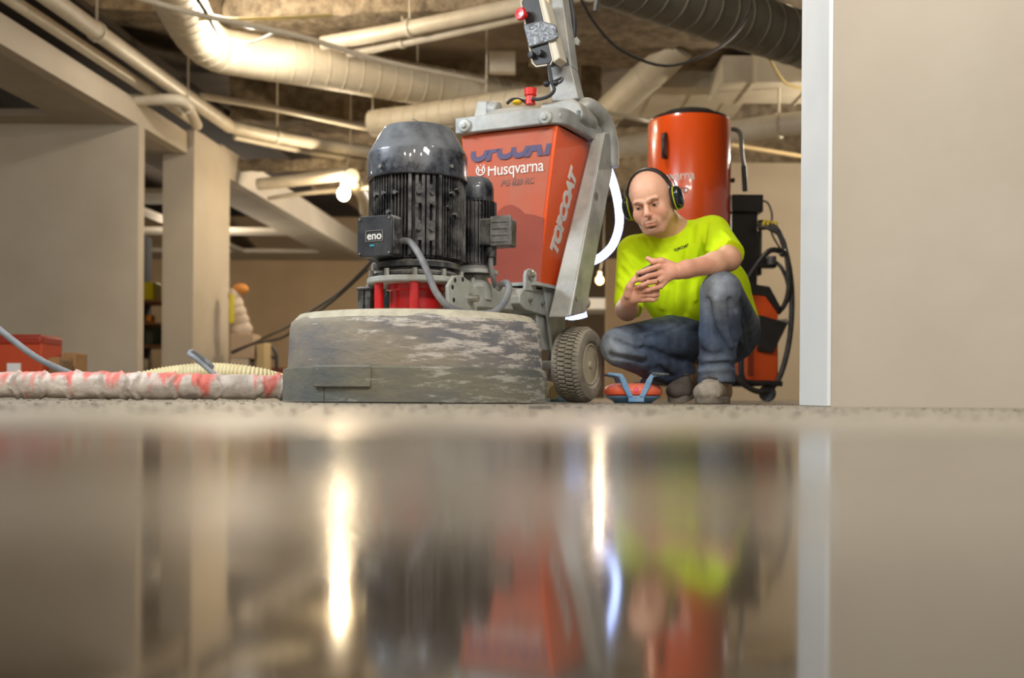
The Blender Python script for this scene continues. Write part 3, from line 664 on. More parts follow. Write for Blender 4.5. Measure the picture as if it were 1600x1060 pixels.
# crown and H mark
ic = MB(); IM = frame(fM(751, 264), uv_x, (0, 0, 1)); iz = IM.to_3x3() @ Vector((0, 0, .0012))
def ring(cx0, cy0, r0, r1, a0, a1, n=16):
    vs = [(cx0 + rr * math.cos(a0 + (a1 - a0) * k / n), cy0 + rr * math.sin(a0 + (a1 - a0) * k / n)) for rr in (r1,) for k in range(n + 1)] + [(cx0 + r0 * math.cos(a0 + (a1 - a0) * (n - k) / n), cy0 + r0 * math.sin(a0 + (a1 - a0) * (n - k) / n)) for k in range(n + 1)]
    for k in range(n):
        q = [vs[k], vs[k + 1], vs[2 * n - k], vs[2 * n + 1 - k]]
        ic.prism([IM @ Vector((x, y, 0)) for x, y in q], iz)
def bar(x0, x1, y0, y1): ic.prism([IM @ Vector((x, y, 0)) for x, y in ((x0, y0), (x1, y0), (x1, y1), (x0, y1))], iz)
ring(0, -.006, .016, .0205, math.radians(120), math.radians(420)); bar(-.010, -.006, -.016, .006); bar(.006, .010, -.016, .006); bar(-.006, .006, -.007, -.003)
for x in (-.015, 0, .015): bar(x - .002, x + .002, .012, .022); ic.prism([IM @ Vector((x + .004 * math.cos(a * PI / 4), .024 + .004 * math.sin(a * PI / 4), 0)) for a in range(8)], iz)
ic.build('crown_mark', M_white, film, smooth=False)
# worn upper word on the panel: only its lower half is left
wm = text_mb('OPCOAT', .094, .001, Matrix.Identity(4), shear=.28, bold=.0055, spacing=.88, sx=.98)
Mw = frame(fM(798, 234), uv_x, (0, 0, 1))
bmw = bmesh.new(); mew = bpy.data.meshes.new('tmp'); mew.from_pydata([tuple(v) for v in wm.v], [], wm.f); bmw.from_mesh(mew)
bmesh.ops.remove_doubles(bmw, verts=bmw.verts, dist=1e-5)
bmesh.ops.bisect_plane(bmw, geom=bmw.verts[:] + bmw.edges[:] + bmw.faces[:], plane_co=(0, .008, 0), plane_no=(0, 1, 0), clear_outer=True)
ww = MB(); bmw.verts.ensure_lookup_table(); ww.add([Mw @ v.co for v in bmw.verts], [tuple(v.index for v in f.verts) for f in bmw.faces]); 
ww.build('lettering', mat('worn_blue_print', (84, 74, 108), .6), film, smooth=False); bmw.free(); bpy.data.meshes.remove(mew)
# side word running up the right face
sn = (BR_ - TR).cross(br_ - TR).normalized()
if sn.x < 0: sn = -sn
def sM(px, py):
    o = GI @ Vector((0, 0, CAMH)); e = GI @ P(px, py, 1.0); d = e - o
    t = (TR + sn * .0006 - o).dot(sn) / d.dot(sn); return o + d * t
sa, sb_ = sM(864, 400), sM(897, 268); sc0 = (sa + sb_) / 2
xs = (sb_ - sa).normalized(); ys = sn.cross(xs)
Ms = Matrix((xs, ys, sn)).transposed().to_4x4(); Ms.translation = sc0
Lw = (sb_ - sa).length
tmb = text_mb('TOPCOAT', .1, .0015, Matrix.Identity(4), shear=.25, bold=.0065, spacing=.86)
w0 = max(v.x for v in tmb.v) - min(v.x for v in tmb.v)
k_ = Lw / w0
t2 = MB(); t2.add([Ms @ Vector((v.x * k_, v.y * k_ * 1.2, v.z)) for v in tmb.v], tmb.f)
t2.build('lettering', M_white, tank, smooth=False)
# top frame: front bar, corner bend, side bar, bosses
def bar_path(pts, h, th): 
    mb = MB(); pts = [Vector(p) for p in pts]
    outs = []
    for i, p_ in enumerate(pts):
        a = pts[max(0, i - 1)]; b = pts[min(len(pts) - 1, i + 1)]; d = (b - a); d.z = 0; d.normalize(); n_ = Vector((d.y, -d.x, 0))
        outs.append([p_ + n_ * th / 2 + Vector((0, 0, -h / 2)), p_ - n_ * th / 2 + Vector((0, 0, -h / 2)), p_ - n_ * th / 2 + Vector((0, 0, h / 2)), p_ + n_ * th / 2 + Vector((0, 0, h / 2))])
    vs = [v for r_ in outs for v in r_]
    fs = [(i * 4 + k, i * 4 + (k + 1) % 4, (i + 1) * 4 + (k + 1) % 4, (i + 1) * 4 + k) for i in range(len(pts) - 1) for k in range(4)] + [(3, 2, 1, 0), tuple(len(vs) - 4 + k for k in range(4))]
    mb.add(vs, fs); return mb
zt = 1.052
path = [(-.185, .585, zt), (.19, .585, zt)] + [(.19 + .06 * math.sin(t * PI / 2 / 6), .645 - .06 * math.cos(t * PI / 2 / 6), zt) for t in range(1, 7)] + [(.252, .78, zt), (.258, .99, zt)]
tf = bar_path(path, .062, .028).build('top_frame', M_steel, gr, bevel=.006, seg=3)
for px, py in ((727, 197), (853, 184)):
    q = G(px, py, y=.572); MB().lathe([(.026, 0), (.026, .008), (.022, .012), (.012, .013), (.010, .02), (.0, .021)], q, (0, -1, 0), 24).build('frame_bolt', M_plate, tf)
lidb = MB(); lidb.lathe([(.0, 0), (.145, 0), (.145, .018), (.12, .045), (.06, .058), (0, .06)], (.0, .75, 1.07), n=40, fn=lambda a, r, h: r * (1 + .12 * abs(math.cos(a)))); lidb.build('top_cover', M_steel, gr)
cv = MB(); cv.box(-.17, .25, .59, .99, 1.035, 1.07); cv.build('top_deck', M_steel, gr, bevel=.012)
q = G(758, 172, y=.68); cl = MB(); cl.hexa([q + Vector(v) for v in ((-.04, -.03, -.045), (.035, -.03, -.045), (.035, .04, -.045), (-.04, .04, -.045))], [q + Vector(v) for v in ((-.025, -.02, .035), (.02, -.02, .03), (.02, .03, .03), (-.025, .03, .035))]); cl.cyl(q + Vector((.02, -.0, 0)), q + Vector((.06, .0, -.01)), .034, 20); cl.build('top_clamp', M_steel, gr, bevel=.008, seg=3)
q = G(829, 151, y=.72); rc = MB(); rc.lathe([(.020, -.03), (.018, .0), (.024, .004), (.026, .028), (.024, .03), (0, .03)], q, n=24, fn=lambda a, r, h: r * (1 + .05 * math.sin(12 * a))); rc.build('red_cap', mat('red_plastic', (214, 40, 26), .4), gr)
MB().tube(spline([G(792, 162, y=.74), G(800, 156, y=.74), G(815, 156, y=.74), G(826, 163, y=.74)], 6), .007, 8).build('top_hose', M_black, gr)
q = G(808, 160, y=.73); MB().ball(q, (.02, .02, .01)).build('yellow_cap', mat('yellow_plastic', (214, 180, 20), .5), gr)
q = G(880, 172, y=.80); hb = MB(); hb.prism([G(840, 176, y=.72), G(846, 160, y=.72), G(868, 158, y=.72), G(892, 152, y=.72), G(905, 160, y=.72), G(912, 180, y=.72), G(905, 190, y=.72), G(860, 180, y=.72)], (0, .16, 0)); hb.build('handle_socket', M_steel, gr, bevel=.012, seg=3)
wn = MB(); wn.prism([G(900, 172, x=.26), G(904, 175, x=.26), G(908, 186, x=.26), G(920, 193, x=.26), G(922, 199, x=.26), G(914, 197, x=.26), G(903, 188, x=.26)], (.012, 0, 0)); wn.build('wing_lever', mat('bright_steel', (190, 206, 210), .2, .9), gr, bevel=.002)
# side channel: wide folded sheet
def chan(x0, x1, name):
    fb_, ft = G(889, 496, x=.30), G(943, 208, x=.30); rb, rt = G(916, 489, x=.30), G(960, 222, x=.30)
    mb = MB(); dx0 = Vector((x0 - .30, 0, 0)); dx1 = Vector((x1 - .30, 0, 0))
    mid = [G(958, 300, x=.30), G(935, 380, x=.30)]
    side = [fb_, ft, G(952, 206, x=.30), rt, G(957, 270, x=.30), G(938, 370, x=.30), rb]
    n_ = len(side); ws = [(x1 - x0) * (1 - .45 * min(1, max(0, (p_.z - fb_.z) / (ft.z - fb_.z)))) for p_ in side]
    R1 = [p_ + dx1 for p_ in side]; L1 = [p_ + Vector((-w_, 0, 0)) for p_, w_ in zip(R1, ws)]
    mb.add(R1 + L1, [tuple(range(n_)), tuple(range(2 * n_ - 1, n_ - 1, -1))] + [(i, n_ + i, n_ + (i + 1) % n_, (i + 1) % n_) for i in range(n_)]); return mb.build(name, M_steel, gr, bevel=.007, seg=3)
sc1 = chan(.215, .30, 'side_channel'); chan(-.30, -.235, 'side_channel')
MB().tube([G(944, 208, x=.298), G(890, 494, x=.298)], .005, 8).build('edge_highlight', M_plate, sc1)  # thin pale tube standing in for the bright glint along the corner
qm = G(932, 307, x=.3005); 
text_mb('H', .022, .001, frame(qm, (0, 1, 0), (0, 0, 1)), bold=.001).build('lettering', mat('faint_print', (96, 96, 92), .6), sc1, smooth=False)
MB().lathe([(.0135, 0), (.0155, 0), (.0155, .001), (.0135, .001)], qm, (1, 0, 0), 20, close=True).build('round_mark', mat('faint_print', (96, 96, 92), .6), sc1)
for (px, py) in ((900, 466),):
    q = G(px, py, x=.30); MB().lathe([(.008, 0), (.008, .006), (0, .006)], q, (1, 0, 0), 6).build('channel_bolt', M_bolt, sc1)
# big grey dust hose arching over the rear of the frame
MB().tube(spline([G(912, 205, x=.22), G(908, 178, x=.23), G(916, 165, x=.25), G(930, 172, x=.27), G(945, 190, x=.28), G(954, 222, x=.29), G(955, 262, x=.29)], 8), [.03] * 48 + [.028], 16).build('rear_guard', M_steel, gr)
# gas strut and orange rear panel
q0 = G(921, 404, x=.26); q1 = G(913, 470, x=.26)
st = MB(); st.tube([q0, q0.lerp(q1, .62)], .011, 12); st.build('gas_strut', M_black, gr)
s2 = MB(); s2.tube([q0.lerp(q1, .6), q1], .006, 10); s2.build('strut_rod', M_bolt, gr)
MB().ball(q0, .02).build('strut_joint', M_steel, gr); MB().ball(q1 + Vector((0, 0, -.01)), .024).build('strut_joint', M_steel, gr)
rp = MB(); rp.hexa([G(908, 468, x=.24), G(914, 468, x=.24), G(914, 468, x=.24) + Vector((-.4, 0, 0)), G(908, 468, x=.24) + Vector((-.4, 0, 0))], [G(914, 412, x=.24), G(921, 408, x=.24), G(921, 408, x=.24) + Vector((-.4, 0, 0)), G(914, 412, x=.24) + Vector((-.4, 0, 0))]); rp.build('rear_panel', M_orange, gr)
# handle column and control box
def H(px, py, y=.80): return G(px, py, y=y)
hc = MB(); hc.hexa([H(862, 160), H(904, 154), H(904, 154) + Vector((0, .07, 0)), H(862, 160) + Vector((0, .07, 0))], [H(853, 95), H(888, 88), H(888, 88) + Vector((0, .07, 0)), H(853, 95) + Vector((0, .07, 0))])
hcm = hc.build('handle_column', M_steel, gr, bevel=.004)
h2 = MB(); h2.hexa([H(860, 108), H(893, 104), H(893, 104) + Vector((0, .07, 0)), H(860, 108) + Vector((0, .07, 0))], [H(848, -70), H(870, -70), H(870, -70) + Vector((0, .07, 0)), H(848, -70) + Vector((0, .07, 0))])
h2.build('handle_bar', M_steel, gr, bevel=.004)
h3 = MB(); h3.hexa([H(853, 30, .79), H(860, 30, .79), H(860, 30, .79) + Vector((0, .05, 0)), H(853, 30, .79) + Vector((0, .05, 0))], [H(845, -60, .79), H(853, -60, .79), H(853, -60, .79) + Vector((0, .05, 0)), H(845, -60, .79) + Vector((0, .05, 0))])
h3.build('wooden_strip', mat('pale_wood', (206, 180, 134), .6), gr)
cbx = MB(); K = lambda px, py: G(px, py, y=.70)
cbx.prism([K(815, 4), K(819, -4), K(838, -8), K(842, -2), K(863, 93), K(859, 100), K(838, 103), K(833, 98)], (0, .045, 0))
cbo = cbx.build('control_box', M_black, gr, bevel=.004)
sd = MB(); sd.prism([K(840, -4) , K(850, -2), K(875, 90), K(864, 98)], (0, .07, 0)); sd.build('control_box_side', mat('cream_plastic', (206, 198, 178), .5), cbo, bevel=.004)
rim = MB(); rim.tube([K(814, 4), K(819, -5), K(838, -9), K(843, -2), K(864, 93), K(860, 101), K(838, 104), K(832, 98), K(814, 4)], .0035, 8); rim.build('box_rim', mat('cream_plastic', (206, 198, 178), .5), cbo)
q = G(821, 25, y=.70); MB().lathe([(.012, 0), (.012, .018), (.023, .02), (.025, .03), (.021, .038), (0, .04)], q, (-.25, -1, 0), 24).build('stop_button', mat('stop_red', (206, 30, 22), .3, coat=.5), cbo)
tp_ = MB(); 
tp_.prism([K(819, 40), K(846, 33), K(870, 40), K(875, 58), K(868, 64), K(840, 72), K(828, 76)], (0, -.012, 0)); tpo = tp_.build('duct_tape', mat('duct_tape', (128, 130, 132), .3, .4, rgb2=(100, 102, 104), scale=30, bump=1.0, bscale=50), cbo, bevel=.005)
for px, py in ((833, 87), (846, 84)):
    q = G(px, py, y=.70); MB().lathe([(.013, 0), (.013, .012), (.011, .02), (0, .022)], q, (-.2, -1, 0), 20).build('knob', M_black, cbo)
MB().tube(spline([K(857, 101), K(860, 115), K(862, 128), K(866, 140), K(858, 150), K(842, 155), K(832, 154)], 6), .007, 10).build('control_cable', M_blackrub, gr)
lp = MB(); lp.tube(spline([K(852, 131), K(866, 127), K(878, 122), K(876, 128), K(862, 133)], 6), .005, 8); lp.ball(K(854, 131), .013); lp.ball(K(868, 130), .012); lp.build('cable_clamp', M_black, gr)
MB().tube(spline([H(888, -60, .9), H(890, -10, .9), H(896, 30, .9), H(896, 60, .9), H(891, 85, .9), H(889, 105, .88)], 6), .0115, 12).build('power_cable', M_blackrub, gr)
for px, py in ((900, 64), (878, 42)):
    q = H(px, py, .88); MB().prism([q + Vector(v) for v in ((-.012, 0, -.01), (.008, 0, -.016), (.014, 0, 0), (.002, 0, .016), (-.01, 0, .01))], (0, .012, 0)).build('cable_tape', M_plate, gr)
# ---- wheels
M_tire = mat('dusty_tire', (104, 98, 86), 0.9, rgb2=(140, 132, 116), scale=10, lo=.35, hi=.7, dust=(172, 164, 146), dust_amt=.75, bump=.3)
M_rim = mat('dusty_rim', (176, 168, 142), 0.7, rgb2=(150, 142, 118), scale=12)
def wheel(x, sgn):
    c = GI @ P(903, 574, 4.1); c.x = x; R = .143; c.z = R + .001; W = .056
    prof = [(.075, W * .8), (.09, W * 1.02), (.115, W * 1.05), (.130, W * .96), (R - .008, W * .72), (R - .007, W * .3), (R - .007, -W * .3), (R - .008, -W * .72), (.130, -W * .96), (.115, -W * 1.05), (.09, -W * 1.02), (.075, -W * .8)]
    wh = MB(); wh.lathe(prof, c, (sgn, 0, 0), 64); wo = wh.build('wheel', M_tire, gr)
    tr = MB()
    for k in range(52):
        for j, (h0, h1, off) in enumerate(((.62, .98, 0), (.1, .56, .5), (-.44, .02, 0), (-.98, -.5, .5))):
            a = 2 * PI * (k + off) / 52; hw_ = PI / 52 * .62
            f_ = lambda aa, r_, hh: c + Vector((sgn * hh * W, 0, 0)) + Vector((0, math.cos(aa), math.sin(aa))) * r_
            lo = (R - .016 if abs(h1) > .9 or abs(h0) > .9 else R - .006)
            rl0 = R if abs(h0) < .9 else R - .014; rl1 = R if abs(h1) < .9 else R - .014
            sk = .02
            b_ = [f_(a - hw_, lo, h0), f_(a + hw_, lo, h0), f_(a + hw_ + sk, lo, h1), f_(a - hw_ + sk, lo, h1)]
            t_ = [f_(a - hw_ * .8, rl0, h0), f_(a + hw_ * .8, rl0, h0), f_(a + hw_ * .8 + sk, rl1, h1), f_(a - hw_ * .8 + sk, rl1, h1)]
            tr.hexa(b_, t_)
    tr.build('tread_blocks', M_tire, wo, smooth=False, kind='stuff')
    MB().lathe([(.077, W * .85), (.080, W * .9), (.074, W * .95), (.066, W * .75), (.062, W * .35), (.034, W * .25), (.030, W * .7), (.026, W * .78), (.014, W * .78), (.012, W * .95), (.0, W * .98)], c, (sgn, 0, 0), 48).build('rim', M_rim, wo)
    hb_ = MB()
    for k in range(5):
        a = 2 * PI * k / 5 + .4; q = c + Vector((sgn * W * .3, math.cos(a) * .046, math.sin(a) * .046)); hb_.lathe([(.008, 0), (.008, .012), (.004, .013), (.004, .02), (0, .02)], q, (sgn, 0, 0), 6)
    hb_.build('lug_nuts', M_rim, wo, kind='stuff')
    return c
wc = wheel(.262, 1); wheel(-.262, -1)
MB().cyl((-.23, wc.y, wc.z), (.23, wc.y, wc.z), .016, 14).build('axle', M_steel, gr)
for x in (.17, -.20):
    xf = MB()
    b0 = Vector((x, wc.y - .03, wc.z - .02))
    xf.hexa([b0, b0 + Vector((.012, 0, 0)), b0 + Vector((.012, .09, 0)), b0 + Vector((0, .09, 0))], [Vector((x, .60, .43)), Vector((x + .012, .60, .43)), Vector((x + .012, .80, .43)), Vector((x, .80, .43))])
    xf.build('axle_bracket', M_plate, gr, bevel=.002)
xr = MB(); xr.box(-.2, .2, .50, .80, .425, .437); xr.build('frame_deck', M_plate, gr)
la2 = MB(); la2.prism([Vector((-.06, .18, .31)), Vector((-.06, .62, .31)), Vector((-.06, .62, .40)), Vector((-.06, .18, .40))], (-.07, 0, 0)); la2.build('link_arm', M_plate, gr, bevel=.005)
# glowing LED tube looped behind the frame
M_led = mat('led_glow', (205, 220, 255), 0.4, emit=(168, 192, 255), estr=3.2)
t = thing('led_light_tube', 'glowing bluish white light tube looping out behind the grinder frame', 'work light', (0.45, 4.75, 0))
def Q(px, py, d=4.75): return P(px, py, d)
lp_ = [Q(930, 215), Q(948, 258), Q(962, 300), Q(968, 345), Q(960, 378), Q(944, 398), Q(922, 410), Q(895, 416)]
MB().tube(spline(lp_, 8), .018, 14).build('tube', M_led, t, world=True)
MB().tube(spline([Q(925, 212), Q(905, 205), Q(890, 215)], 6), .02, 10).build('end_cap', M_black, t, world=True)
MB().tube(spline([Q(895, 416), Q(885, 440), Q(884, 470), Q(886, 492), Q(900, 494), Q(916, 490)], 6), .016, 14).build('tube', M_led, t, world=True)
MB().tube(spline([Q(860, 518), Q(858, 560), Q(857, 629)], 6), .006, 8).build('lead', M_blackrub, t, world=True)
MB().tube(spline([Q(886, 492), Q(876, 498), Q(866, 508), Q(860, 520)], 6), .016, 14).build('tube', M_led, t, world=True)


# ================================================================== signed-distance modelling
class SDF:
    def __init__(s, lo, hi, h):
        s.lo = np.array(lo, float); s.h = h
        s.n = np.ceil((np.array(hi) - s.lo) / h).astype(int) + 1
        s.F = np.full(s.n, 1.0, np.float32)
        s.ax = [s.lo[i] + h * np.arange(s.n[i]) for i in range(3)]
    def win(s, lo, hi):
        a = np.clip(np.floor((np.array(lo) - s.lo) / s.h).astype(int), 0, s.n - 1)
        b = np.clip(np.ceil((np.array(hi) - s.lo) / s.h).astype(int) + 1, 1, s.n)
        sl = tuple(slice(a[i], max(b[i], a[i] + 1)) for i in range(3))
        X, Y, Z = np.meshgrid(*[s.ax[i][sl[i]] for i in range(3)], indexing='ij')
        return sl, X.astype(np.float32), Y.astype(np.float32), Z.astype(np.float32)
    def comb(s, sl, d, k, op='add'):
        A = s.F[sl]
        if op == 'add':
            if k > 0:
                h = np.clip(0.5 + 0.5 * (A - d) / k, 0, 1); s.F[sl] = A * (1 - h) + d * h - k * h * (1 - h)
            else: s.F[sl] = np.minimum(A, d)
        elif op == 'sub':
            d = -d
            if k > 0:
                h = np.clip(0.5 + 0.5 * (d - A) / k, 0, 1); s.F[sl] = A * (1 - h) + d * h + k * h * (1 - h)
            else: s.F[sl] = np.maximum(A, d)
    def cone(s, a, b, ra, rb, k=0.02, op='add', flat=None, flat_k=1.0):
        """tapered limb from a to b; flat: direction squeezed by flat_k"""
        a = np.array(a, float); b = np.array(b, float); m = max(ra, rb) + k + 3 * s.h
        sl, X, Y, Z = s.win(np.minimum(a, b) - m, np.maximum(a, b) + m)
        ab = b - a; L2 = ab @ ab
        px, py, pz = X - a[0], Y - a[1], Z - a[2]
        t = np.clip((px * ab[0] + py * ab[1] + pz * ab[2]) / L2, 0, 1)
        dx, dy, dz = px - t * ab[0], py - t * ab[1], pz - t * ab[2]
        if flat is not None:
            f = np.array(flat, float); f /= np.linalg.norm(f)
            c = dx * f[0] + dy * f[1] + dz * f[2]; e = (1 / flat_k - 1) * c
            dx, dy, dz = dx + e * f[0], dy + e * f[1], dz + e * f[2]
        d = np.sqrt(dx * dx + dy * dy + dz * dz) - (ra + (rb - ra) * t)
        s.comb(sl, d, k, op); return s
    def chain(s, pts, rs, k=0.02, **kw):
        for i in range(len(pts) - 1): s.cone(pts[i], pts[i + 1], rs[i], rs[i + 1], k, **kw)
        return s
    def ell(s, c, r, R=None, k=0.02, op='add'):
        c = np.array(c, float); r = np.array(r, float); m = r.max() + k + 3 * s.h
        sl, X, Y, Z = s.win(c - m, c + m)
        q = np.stack([X - c[0], Y - c[1], Z - c[2]], -1)
        if R is not None: q = q @ np.array(R, np.float32)     # columns of R = local axes
        q0 = q / r; k0 = np.linalg.norm(q0, axis=-1); k1 = np.linalg.norm(q0 / r, axis=-1)
        d = k0 * (k0 - 1) / np.maximum(k1, 1e-6)
        s.comb(sl, d, k, op); return s
    def plane(s, p, n, k=0.0, lo=None, hi=None):
        """keep the side behind the plane (dot(x-p, n) < 0) inside the window"""
        n = np.array(n, float); n /= np.linalg.norm(n); p = np.array(p, float)
        sl, X, Y, Z = s.win(s.lo if lo is None else lo, s.lo + s.h * s.n if hi is None else hi)
        d = (X - p[0]) * n[0] + (Y - p[1]) * n[1] + (Z - p[2]) * n[2]
        s.comb(sl, -d, k, 'sub'); return s
    def fold(s, pts, amp, w):
        """ridge (amp > 0) or crease (amp < 0) along a polyline"""
        pts = [np.array(p, float) for p in pts]
        for a, b in zip(pts[:-1], pts[1:]):
            m = 3 * w
            sl, X, Y, Z = s.win(np.minimum(a, b) - m, np.maximum(a, b) + m)
            ab = b - a; L2 = max(ab @ ab, 1e-9)
            px, py, pz = X - a[0], Y - a[1], Z - a[2]
            t = np.clip((px * ab[0] + py * ab[1] + pz * ab[2]) / L2, 0, 1)
            d2 = (px - t * ab[0]) ** 2 + (py - t * ab[1]) ** 2 + (pz - t * ab[2]) ** 2
            s.F[sl] -= amp * np.exp(-d2 / (w * w)) * 0.8
        return s
    def hit(s, px, py):
        o = np.array([0, 0, CAMH]); d = np.array(P(px, py, 1.0)) - o
        y0, y1 = s.ax[1][0], s.ax[1][-1]; t = np.arange(y0, y1, s.h * .5); q = o + d * t[:, None]
        i = np.round((q - s.lo) / s.h).astype(int); ok = ((i >= 0) & (i < s.n)).all(1); i = i[ok]; q = q[ok]
        v = s.F[i[:, 0], i[:, 1], i[:, 2]]; k = np.nonzero(v < 0)[0]
        return q[k[0]] if len(k) else None
    def fold_px(s, pts, amp, w):
        q = []
        for (a, b) in zip(pts[:-1], pts[1:]):
            for t in (0, .34, .67): q.append(s.hit(a[0] + (b[0] - a[0]) * t, a[1] + (b[1] - a[1]) * t))
        q.append(s.hit(*pts[-1])); q = [p_ for p_ in q if p_ is not None]
        if len(q) > 1: s.fold_once(q, amp, w)
    def fold_once(s, pts, amp, w):
        lo = np.min(pts, 0) - 3 * w; hi = np.max(pts, 0) + 3 * w; sl, X, Y, Z = s.win(lo, hi); best = np.full(X.shape, 9.0, np.float32)
        for a, b in zip(pts[:-1], pts[1:]):
            ab = b - a; L2 = max(ab @ ab, 1e-9); px, py, pz = X - a[0], Y - a[1], Z - a[2]
            t = np.clip((px * ab[0] + py * ab[1] + pz * ab[2]) / L2, 0, 1)
            best = np.minimum(best, (px - t * ab[0]) ** 2 + (py - t * ab[1]) ** 2 + (pz - t * ab[2]) ** 2)
        s.F[sl] -= amp * np.exp(-best / (w * w))
    def mesh(s):
        F = s.F; ins = F < 0
        nx, ny, nz = F.shape
        c = [ins[i:nx - 1 + i, j:ny - 1 + j, k:nz - 1 + k] for i in (0, 1) for j in (0, 1) for k in (0, 1)]
        cnt = sum(x.astype(np.int8) for x in c)
        act = (cnt > 0) & (cnt < 8)
        I, J, K = np.nonzero(act); idx = -np.ones(act.shape, np.int64); idx[I, J, K] = np.arange(len(I))
        V = np.zeros((len(I), 3)); W = np.zeros(len(I))
        corners = [(i, j, k) for i in (0, 1) for j in (0, 1) for k in (0, 1)]
        vals = {cc: F[I + cc[0], J + cc[1], K + cc[2]] for cc in corners}
        for a in corners:
            for ax in range(3):
                if a[ax] == 0:
                    b = list(a); b[ax] = 1; b = tuple(b)
                    fa, fb = vals[a], vals[b]; m = (fa < 0) != (fb < 0)
                    t = np.where(m, fa / np.where(np.abs(fa - fb) < 1e-12, 1, fa - fb), 0)
                    p = np.tile(np.array(a, float), (len(I), 1)); p[:, ax] += t
                    V[m] += p[m]; W[m] += 1
        V = V / W[:, None] + np.stack([I, J, K], 1); V = s.lo + V * s.h
        faces = []
        for ax in range(3):
            o = [(1, 2), (2, 0), (0, 1)][ax]
            A = np.take(ins, range(0, F.shape[ax] - 1), ax); B = np.take(ins, range(1, F.shape[ax]), ax)
            E = A != B; q = np.stack(np.nonzero(E), 1)
            ok = (q[:, o[0]] > 0) & (q[:, o[1]] > 0) & (q[:, o[0]] < F.shape[o[0]] - 1) & (q[:, o[1]] < F.shape[o[1]] - 1)
            q = q[ok]; quad = []
            for (u, v) in ((0, 0), (1, 0), (1, 1), (0, 1)):
                r = q.copy(); r[:, o[0]] -= u; r[:, o[1]] -= v; quad.append(idx[r[:, 0], r[:, 1], r[:, 2]])
            quad = np.stack(quad, 1); flip = A[q[:, 0], q[:, 1], q[:, 2]]
            quad[~flip] = quad[~flip][:, ::-1]
            faces.append(quad)
        Fq = np.concatenate(faces); Fq = Fq[(Fq >= 0).all(1)]
        return V, Fq
def sdf_object(name, sd, m, parent=None, tint=None, world=True, smooth_iter=0, biggest=False):
    V, Q = sd.mesh()
    if smooth_iter:
        for _ in range(smooth_iter):
            acc = np.zeros_like(V); n = np.zeros(len(V))
            for i in range(4):
                a, b = Q[:, i], Q[:, (i + 1) % 4]
                np.add.at(acc, a, V[b]); np.add.at(n, a, 1); np.add.at(acc, b, V[a]); np.add.at(n, b, 1)
            V = V * 0.5 + 0.5 * acc / n[:, None]
    Vw = V
    if parent is not None and world:
        Mi = np.array(INV[root_of(parent)]); V = V @ Mi[:3, :3].T + Mi[:3, 3]
    me = bpy.data.meshes.new(name)
    me.vertices.add(len(V)); me.vertices.foreach_set('co', V.astype(np.float32).ravel())
    me.loops.add(Q.size); me.loops.foreach_set('vertex_index', Q.astype(np.int32).ravel())
    me.polygons.add(len(Q)); me.polygons.foreach_set('loop_start', np.arange(0, Q.size, 4, dtype=np.int32)); me.polygons.foreach_set('loop_total', np.full(len(Q), 4, np.int32))
    me.update(calc_edges=True); me.validate()
    me.polygons.foreach_set('use_smooth', [True] * len(me.polygons))
    if tint is not None:
        at = me.color_attributes.new('tint', 'FLOAT_COLOR', 'POINT')
        c = np.ones((len(V), 4), np.float32); c[:, :3] = tint(Vw); at.data.foreach_set('color', c.ravel())
    me.materials.append(m)
    o = bpy.data.objects.new(name, me); COL.objects.link(o); o.parent = parent
    return o
def tint_mat(name, rough=0.55, noise_scale=60, amt=0.12, bump=0.1, sss=0.0, bscale=150, spec=0.4):
    m = bpy.data.materials.new(name); m.use_nodes = True; nt = m.node_tree; b = nt.nodes['Principled BSDF']; N = nt.nodes.new; L = nt.links.new
    at = N('ShaderNodeAttribute'); at.attribute_name = 'tint'
    tc = N('ShaderNodeTexCoord'); n = N('ShaderNodeTexNoise'); n.inputs['Scale'].default_value = noise_scale; n.inputs['Detail'].default_value = 5; L(tc.outputs['Object'], n.inputs['Vector'])
    r = N('ShaderNodeMapRange'); r.inputs[1].default_value = .3; r.inputs[2].default_value = .7; r.inputs[3].default_value = 1 - amt; r.inputs[4].default_value = 1 + amt; L(n.outputs[0], r.inputs[0])
    mx = N('ShaderNodeMix'); mx.data_type = 'RGBA'; mx.blend_type = 'MULTIPLY'; mx.inputs[0].default_value = 1; L(at.outputs['Color'], mx.inputs[6]); L(r.outputs[0], mx.inputs[7]); L(mx.outputs[2], b.inputs['Base Color'])
    b.inputs['Roughness'].default_value = rough; b.inputs['Specular IOR Level'].default_value = spec
    if sss: b.inputs['Subsurface Weight'].default_value = sss; b.inputs['Subsurface Radius'].default_value = (.008, .003, .0015); b.inputs['Subsurface Scale'].default_value = 1.0
    n2 = N('ShaderNodeTexNoise'); n2.inputs['Scale'].default_value = bscale; n2.inputs['Detail'].default_value = 3; L(tc.outputs['Object'], n2.inputs['Vector'])
    bp = N('ShaderNodeBump'); bp.inputs['Strength'].default_value = bump; bp.inputs['Distance'].default_value = .004; L(n2.outputs[0], bp.inputs['Height']); L(bp.outputs[0], b.inputs['Normal'])
    return m
# ================================================================== the crouching worker
WD = 4.25
def Mp(px, py, dd=0.0): return np.array(P(px, py, WD + dd))
wk = thing('person', 'bald crouching man in neon yellow shirt, dusty jeans and ear defenders, looking at a phone', 'person', (float(Mp(1090, 630, 0)[0]), WD, 0))
def nrmz(v): v = np.array(v, float); return v / np.linalg.norm(v)
# --- head frame
hc_ = Mp(1018, 315, -.13)
yaw, pitch, roll = math.radians(20), math.radians(24), math.radians(10)
Rh = (Matrix.Rotation(-yaw, 3, 'Z') @ Matrix.Rotation(pitch, 3, 'X') @ Matrix.Rotation(-roll, 3, 'Y'))
